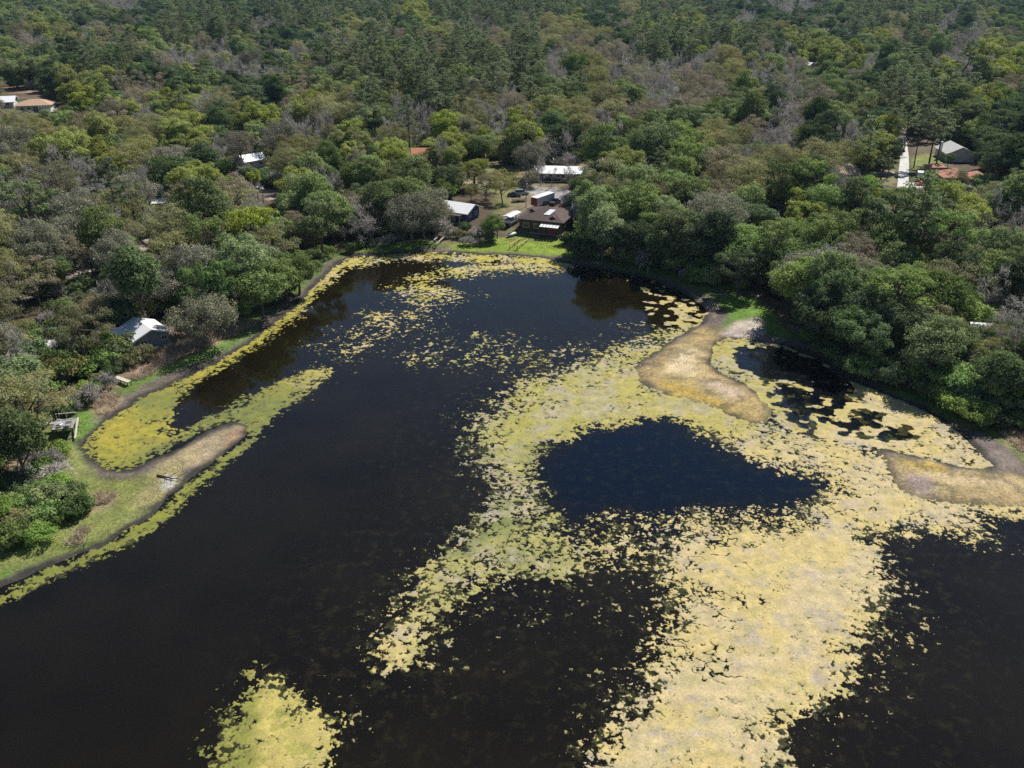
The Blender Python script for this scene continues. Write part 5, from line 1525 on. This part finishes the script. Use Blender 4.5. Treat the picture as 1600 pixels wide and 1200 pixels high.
SHORT = {'G': 'green tree', 'D': 'dark oak', 'B': 'bright green tree', 'O': 'budding tree', 'M': 'mossy oak', 'R': 'tan tree', 'N': 'bare tree', 'P': 'pine'}
LIMIT_TOTAL, LIMIT_KIND = 900, 290
pick = np.argsort(-size)
count, chosen = {}, set()
for i in pick:
    if len(chosen) >= LIMIT_TOTAL or size[i] <= 0: break
    k = trees[i][2]
    if count.get(k, 0) >= LIMIT_KIND: continue
    count[k] = count.get(k, 0) + 1
    chosen.add(int(i))
far_pts = []
for i, (x, y, k, s) in enumerate(trees):
    v = (i * 7 + int(abs(x) * 3)) % len(PROTO[k])
    rz = (i * 2.399) % 6.283
    if i in chosen:
        nm, desc = INFO[k][0], INFO[k][1]
        e = bpy.data.objects.new(nm, None); COL.objects.link(e)
        e.empty_display_size = 0.5
        e.location = (x, y, TZ[i] - 0.1); e.rotation_euler = (0, 0, rz)
        e.scale = (s * random.uniform(0.82, 1.18), s * random.uniform(0.88, 1.12), s * random.uniform(0.82, 1.15))
        m = min(mk, key=lambda q: (q[1].x - x) ** 2 + (q[1].y - y) ** 2)
        dist = math.hypot(m[1].x - x, m[1].y - y)
        rel = "close to" if dist < 30 else "in woods around" if dist < 75 else "far beyond"
        d2 = (T[:, 0] - x) ** 2 + (T[:, 1] - y) ** 2; d2[i] = 1e9
        nb = SHORT[trees[int(np.argmin(d2))][2]]
        lab = f"{desc} beside a {nb}, {rel} {m[0]}"
        if len(lab.replace("-", " ").split()) > 16: lab = lab.replace("in woods around", "around")
        props(e, lab, "pine" if k == 'P' else "tree", f"{SHORT[k]}s beside a {nb}, {rel} {m[0]}")
        tm, cm, _ = PROTO[k][v]
        link("trunk", tm, e); link("crown", cm, e)
    else:
        far_pts.append((x, y, TZ[i] - 0.1, KINDS_.index(k) * 10 + v, rz, s))

# the rest of the wood: one mass, instanced on points
pc = bpy.data.collections.new("woodland_kinds")
order_names = []
for k in KINDS_:
    for v, p in enumerate(PROTO[k]):
        o = bpy.data.objects.new(f"wood_{KINDS_.index(k):02d}_{v}", p[2]); pc.objects.link(o); order_names.append(KINDS_.index(k) * 10 + v)
FP = np.array(far_pts)
me = bpy.data.meshes.new("woodland")
me.vertices.add(len(FP)); me.vertices.foreach_set("co", FP[:, :3].astype(np.float32).ravel())
lut = {c: i for i, c in enumerate(order_names)}
a = me.attributes.new("proto", 'INT', 'POINT'); a.data.foreach_set("value", np.array([lut[int(c)] for c in FP[:, 3]], np.int32))
a = me.attributes.new("turn", 'FLOAT', 'POINT'); a.data.foreach_set("value", FP[:, 4].astype(np.float32))
a = me.attributes.new("size", 'FLOAT_VECTOR', 'POINT'); a.data.foreach_set("vector", (FP[:, 5:6] * R2.uniform(0.82, 1.18, (len(FP), 3))).astype(np.float32).ravel())
me.update()
wood = link("woodland", me)
props(wood, "far-off mixed woodland of green, tan and grey crowns reaching the horizon", "woodland", kind="stuff")
ng = bpy.data.node_groups.new("woodland_scatter", 'GeometryNodeTree')
ng.interface.new_socket("Geometry", in_out='INPUT', socket_type='NodeSocketGeometry')
ng.interface.new_socket("Geometry", in_out='OUTPUT', socket_type='NodeSocketGeometry')
gi, go = ng.nodes.new("NodeGroupInput"), ng.nodes.new("NodeGroupOutput")
iop = ng.nodes.new("GeometryNodeInstanceOnPoints"); ci = ng.nodes.new("GeometryNodeCollectionInfo")
ci.inputs["Collection"].default_value = pc
ci.inputs["Separate Children"].default_value = True
ci.inputs["Reset Children"].default_value = True
def named(n, t):
    q = ng.nodes.new("GeometryNodeInputNamedAttribute"); q.data_type = t; q.inputs[0].default_value = n; return q.outputs[0]
cx = ng.nodes.new("ShaderNodeCombineXYZ"); ng.links.new(named("turn", 'FLOAT'), cx.inputs[2])
ng.links.new(gi.outputs[0], iop.inputs["Points"]); ng.links.new(ci.outputs[0], iop.inputs["Instance"])
iop.inputs["Pick Instance"].default_value = True
ng.links.new(named("proto", 'INT'), iop.inputs["Instance Index"])
ng.links.new(cx.outputs[0], iop.inputs["Rotation"]); ng.links.new(named("size", 'FLOAT_VECTOR'), iop.inputs["Scale"])
ng.links.new(iop.outputs[0], go.inputs[0])
wood.modifiers.new("scatter", 'NODES').node_group = ng
print("TREES", len(trees), "seeds", n_seed, "chosen", len(chosen), count, "far", len(FP))
# ------------------------------------------------------------------ shrubs, undergrowth, reeds, grass
SHR = []
for j, (m, kw) in enumerate((('S', dict(h=3.6, R=2.3)), ('S', dict(h=2.8, R=2.0)), ('G', dict(h=4.4, R=2.5)), ('D', dict(h=3.4, R=2.2)), ('O', dict(h=3.2, R=2.4)))):
    (tv, tf), (cv, cf) = broadleaf(4000 + j, base=-0.05, nclump=22, crad=0.95, nleaf=120, leaf=0.27, lobes=5, lean=0.2, **kw)
    SHR.append((quads_mesh("trunk_shrub", tv, tf, [M_bark], True), quads_mesh("crown_shrub", cv, cf, [LM[m]]),
                quads_mesh("whole_shrub", np.concatenate([tv, cv]), np.concatenate([tf, cf + len(tv)]), [M_bark, LM[m]], False, np.concatenate([np.zeros(len(tf)), np.ones(len(cf))]))))
(tv, tf), (cv, cf) = baretree(4100, h=3.6, R=2.6, ntw=6, tw=1.0, wid=0.07)
SHR.append((quads_mesh("trunk_shrub", tv, tf, [M_barkpale], True), quads_mesh("crown_shrub", cv, cf, [LM['N']]),
            quads_mesh("whole_shrub", np.concatenate([tv, cv]), np.concatenate([tf, cf + len(tv)]), [M_barkpale, LM['N']], False, np.concatenate([np.zeros(len(tf)), np.ones(len(cf))]))))
SDESC = ["leafy green shrub", "low leafy green shrub", "tall green thicket bush", "dark green bush", "olive bush", "bare grey bush"]


def shrub(x, y, v, s, where, group):
    z = float(ground_h(np.array([x]), np.array([y]))[0])
    e = thing("shrub", f"{SDESC[v]} {where}", "shrub", (x, y, z - 0.1), random.uniform(0, 6.28), f"{SDESC[v]}s {group}")
    e.scale = (s, s * random.uniform(0.9, 1.1), s * random.uniform(0.85, 1.1))
    link("stem", SHR[v][0], e); link("foliage", SHR[v][1], e)


for tok in """12,722,5 55,728,5 30,705,2 45,755,5 92,748,5 75,760,1 100,768,0 30,772,3 62,786,0 88,782,0 118,772,1 112,806,3 70,818,0 42,806,0 18,836,4 62,846,0 15,856,0 4,796,2 8,700,3 40,694,2 130,800,3 76,800,2 28,850,2 55,826,3 10,760,3 100,790,2 -5,840,2 -5,735,2 70,735,1 50,700,3 20,680,2 62,705,3 86,818,1 34,828,4 8,818,0 85,725,5 95,712,1""".split():
    a, b, v = tok.split(",")
    g = ground_at(float(a), float(b))
    shrub(g.x, g.y, int(v), random.uniform(0.7, 1.05), "in the thicket below the wooden deck", "in the thicket below the wooden deck")
for tok in """712,366,5 728,364,3 745,366,5 756,362,3 718,372,4 740,371,5 735,384,5 748,383,5 725,384,5 765,378,0 745,378,3 700,372,5 598,384,5 610,382,5 586,384,3 560,388,1 548,394,3 625,378,3 925,398,3 960,400,3 1010,408,3 1055,420,1 1092,430,3 1128,442,0 1160,452,0 882,382,3 890,378,3""".split():
    a, b, v = tok.split(",")
    g = ground_at(float(a), float(b))
    shrub(g.x, g.y, int(v), random.uniform(0.6, 0.9), "on the bank along the lawn shore", "on the bank along the lawn shore")
for tok in """1262,534,0 1280,555,3 1300,565,3 1322,578,3 1345,588,0 1365,596,3 1390,604,3 1450,622,3 1470,632,0 1490,645,0 1510,652,4 1530,664,0 1555,668,3 1575,660,0 1590,650,2 1595,668,0 1560,640,2 1535,632,3 1500,618,3 1480,608,2 1455,596,3 1340,575,3 1375,585,2 1440,612,3 1425,578,3""".split():
    a, b, v = tok.split(",")
    g = ground_at(float(a), float(b))
    shrub(g.x, g.y, int(v), random.uniform(0.7, 1.2), "on the shaded bank above the algae-covered pool", "above the algae-covered pool")
for tok in """432,472,2 450,458,3 478,430,2 495,412,3 508,402,0 380,494,0 350,500,3 310,508,3 290,512,1 175,590,3 160,598,4 150,612,3 165,606,5 140,628,5 150,622,5 128,632,3 118,640,5 135,618,0 200,572,4 190,578,3 212,566,5 225,560,4 100,650,3 75,655,3 62,668,2 440,462,2 455,446,2 475,425,3 490,408,2 405,480,2 385,488,2""".split():
    a, b, v = tok.split(",")
    g = ground_at(float(a), float(b))
    shrub(g.x, g.y, int(v), random.uniform(0.65, 1.05), "on the reedy bank by the grey house", "on the reedy bank by the grey house")

# undergrowth below the trees: one mass
rU = np.random.default_rng(9)
ux, uy = [], []
yy = np.sqrt(rU.uniform(75 ** 2, 560 ** 2, 9000)); xx = rU.uniform(-1, 1, 9000) * (yy * 0.64 + 20)
y2 = np.sqrt(rU.uniform(85 ** 2, 300 ** 2, 7000)); x2 = rU.uniform(-1, 1, 7000) * (y2 * 0.64 + 10)
k2 = (lake_sd(x2, y2) < 32)
yy, xx = np.concatenate([yy, y2[k2]]), np.concatenate([xx, x2[k2]])
usd = lake_sd(xx, yy)
ok = (usd > np.where((xx < -20) & (yy > 100), 14, 6)) & ~in_clear(xx, yy)
xx, yy = xx[ok], yy[ok]
keep = np.ones(len(xx), bool)
for u, v, r in HOUSE_KEEP: keep &= (xx - u) ** 2 + (yy - v) ** 2 > (r + 1) ** 2
px_, py_, dd_ = proj(xx, yy, np.full(len(xx), 3.0))
for (x0, y0, x1, y1), Y in OPEN: keep &= ~((yy < Y + 2) & (px_ > x0 - 4) & (px_ < x1 + 4) & (py_ > y0 - 2) & (py_ < y1 + 12))
xx, yy = xx[keep], yy[keep]
zz = ground_h(xx, yy)
pc2 = bpy.data.collections.new("undergrowth_kinds")
for j, p in enumerate(SHR): pc2.objects.link(bpy.data.objects.new(f"under_{j}", p[2]))
me = bpy.data.meshes.new("undergrowth")
me.vertices.add(len(xx)); me.vertices.foreach_set("co", np.stack([xx, yy, zz - 0.1], 1).astype(np.float32).ravel())
a = me.attributes.new("proto", 'INT', 'POINT'); a.data.foreach_set("value", rU.choice([0, 1, 2, 3, 3, 4, 5, 5], len(xx)).astype(np.int32))
a = me.attributes.new("turn", 'FLOAT', 'POINT'); a.data.foreach_set("value", rU.uniform(0, 6.28, len(xx)).astype(np.float32))
a = me.attributes.new("size", 'FLOAT_VECTOR', 'POINT'); a.data.foreach_set("vector", (rU.uniform(0.6, 1.7, (len(xx), 1)) * rU.uniform(0.8, 1.2, (len(xx), 3))).astype(np.float32).ravel())
me.update()
uo = props(link("undergrowth", me), "tangled undergrowth of bushes filling the gaps beneath the wood", "undergrowth", kind="stuff")
ng2 = ng.copy(); ng2.name = "undergrowth_scatter"
for n in ng2.nodes:
    if n.type == 'COLLECTION_INFO': n.inputs["Collection"].default_value = pc2
uo.modifiers.new("scatter", 'NODES').node_group = ng2


def blades(name, label, cat, zones, per_m2, h, w, m, seed, lean=0.35):
    r = np.random.default_rng(seed)
    P = []
    for pts in zones:
        Q = smooth_poly(W(pts, 0.5), 1)
        lo, hi = Q.min(0), Q.max(0)
        n = int((hi - lo).prod() * per_m2)
        c = r.uniform(lo, hi, (n, 2))
        c = c[sdf(Q, c[:, 0], c[:, 1]) + (fbm(c[:, 0], c[:, 1], 2.5, 3, seed) - 0.5) * 4 > 0]
        c = c[fbm(c[:, 0], c[:, 1], 1.8, 3, seed + 5) > 0.42]
        P.append(c)
    c = np.concatenate(P)
    c = c[lake_sd(c[:, 0], c[:, 1]) > 0.8]
    z = ground_h(c[:, 0], c[:, 1]) - 0.05
    n = len(c)
    a = r.uniform(0, 6.28, n); hh = h * r.uniform(0.5, 1.25, n)
    d = np.stack([np.cos(a), np.sin(a)], 1) * w
    tip = c + r.normal(0, lean, (n, 2)) * hh[:, None]
    V = np.stack([np.column_stack([c - d, z]), np.column_stack([c + d, z]), np.column_stack([tip, z + hh])], 1).reshape(-1, 3)
    me = quads_mesh(name, V, np.arange(n * 3).reshape(n, 3), [m])
    return props(link(name, me), label, cat, kind="stuff")


M_reed = leaf_mat("reed_dry", (0.22, 0.165, 0.105), (0.31, 0.235, 0.155), (0.38, 0.30, 0.21), 0.3, 0.1)
M_grass = leaf_mat("grass_blade", (0.085, 0.16, 0.02), (0.14, 0.22, 0.03), (0.2, 0.26, 0.05), 0.4, 0.1)
M_grassy = leaf_mat("grass_blade_yellow", (0.14, 0.18, 0.03), (0.2, 0.23, 0.045), (0.24, 0.24, 0.07), 0.4, 0.1)
blades("dry_reeds", "band of dry straw-coloured reeds on the bank below the grey house", "reeds",
       [[(195, 590), (215, 562), (300, 530), (350, 512), (405, 496), (396, 512), (330, 540), (255, 575), (215, 595)], [(145, 628), (172, 612), (190, 622), (172, 640), (148, 648)],
        [(140, 792), (150, 768), (180, 770), (178, 786)], [(95, 858), (110, 838), (150, 820), (140, 838)], [(1555, 668), (1640, 690), (1630, 708), (1590, 700)]], 26, 1.1, 0.07, M_reed, 31, 0.6)
blades("bank_grass", "short green grass growing along the banks", "grass",
       [[(120, 640), (145, 642), (150, 655), (118, 690), (105, 712), (140, 745), (200, 748), (150, 830), (60, 875), (0, 893), (0, 850), (90, 800)],
        [(185, 605), (260, 585), (330, 560), (400, 520), (450, 480), (500, 425), (540, 400), (530, 398), (396, 508), (330, 540), (190, 598)],
        [(560, 390), (640, 378), (700, 372), (850, 370), (900, 380), (905, 398), (700, 392)], [(900, 398), (1000, 408), (1120, 446), (1170, 465), (1225, 505), (1228, 522), (1140, 490), (1080, 445), (960, 420)],
        [(1440, 612), (1500, 632), (1545, 668), (1500, 662), (1455, 640)]], 9, 0.3, 0.06, M_grass, 32)
blades("bank_weeds", "yellow-green weeds on the grassy spit beside the cove", "grass",
       [[(150, 748), (215, 745), (250, 732), (300, 708), (270, 765), (200, 820), (150, 838), (170, 800)]], 14, 0.25, 0.06, M_grassy, 33)

blades("sand_tufts", "sparse straw-coloured tufts growing on the sandbars", "grass",
       [[(1124, 532), (1110, 545), (1105, 565), (1140, 592), (1200, 640), (1185, 660), (1110, 634), (1040, 612), (998, 592), (998, 572), (1080, 522), (1130, 500), (1200, 520)],
        [(1380, 705), (1460, 722), (1540, 738), (1700, 755), (1700, 795), (1560, 788), (1470, 783), (1410, 762)], [(375, 664), (300, 695), (262, 716), (250, 735), (330, 715), (385, 675)]], 4, 0.22, 0.07, M_reed, 34, 0.5)

# palms
(tv, tf), (cv, cf) = palm(70, 6.5)
pt, pcw = quads_mesh("trunk_palm", tv, tf, [M_bark], True), quads_mesh("crown_palm", cv, cf, [LM['L']])
for a, b, s, lab in ((1376, 280, 1.15, "thick-trunked fan palm on the dry lawn beside the concrete drive"), (1386, 279, 0.8, "slim shorter fan palm next to the thick-trunked palm")):
    e = thing("palm_tree", lab, "palm", ground_at(a, b), 0.3); e.scale = (s, s, s)
    link("trunk", pt, e); link("crown", pcw, e)

# ------------------------------------------------------------------ haze: one closed box of even, pale air
hz, nt, bs, out = mat("haze_air")
nt.nodes.remove(bs)
pv = N(nt, "ShaderNodeVolumePrincipled")
pv.inputs["Color"].default_value = (0.45, 0.70, 1.0, 1)
pv.inputs["Density"].default_value = 0.000045
pv.inputs["Anisotropy"].default_value = 0.2
nt.links.new(pv.outputs[0], out.inputs["Volume"])
hb = B().box(-9000, 9000, -9000, 9000, -6, 80).obj("haze", hz, None)
props(hb, "thin pale blue haze over the far woods", "haze", kind="stuff")
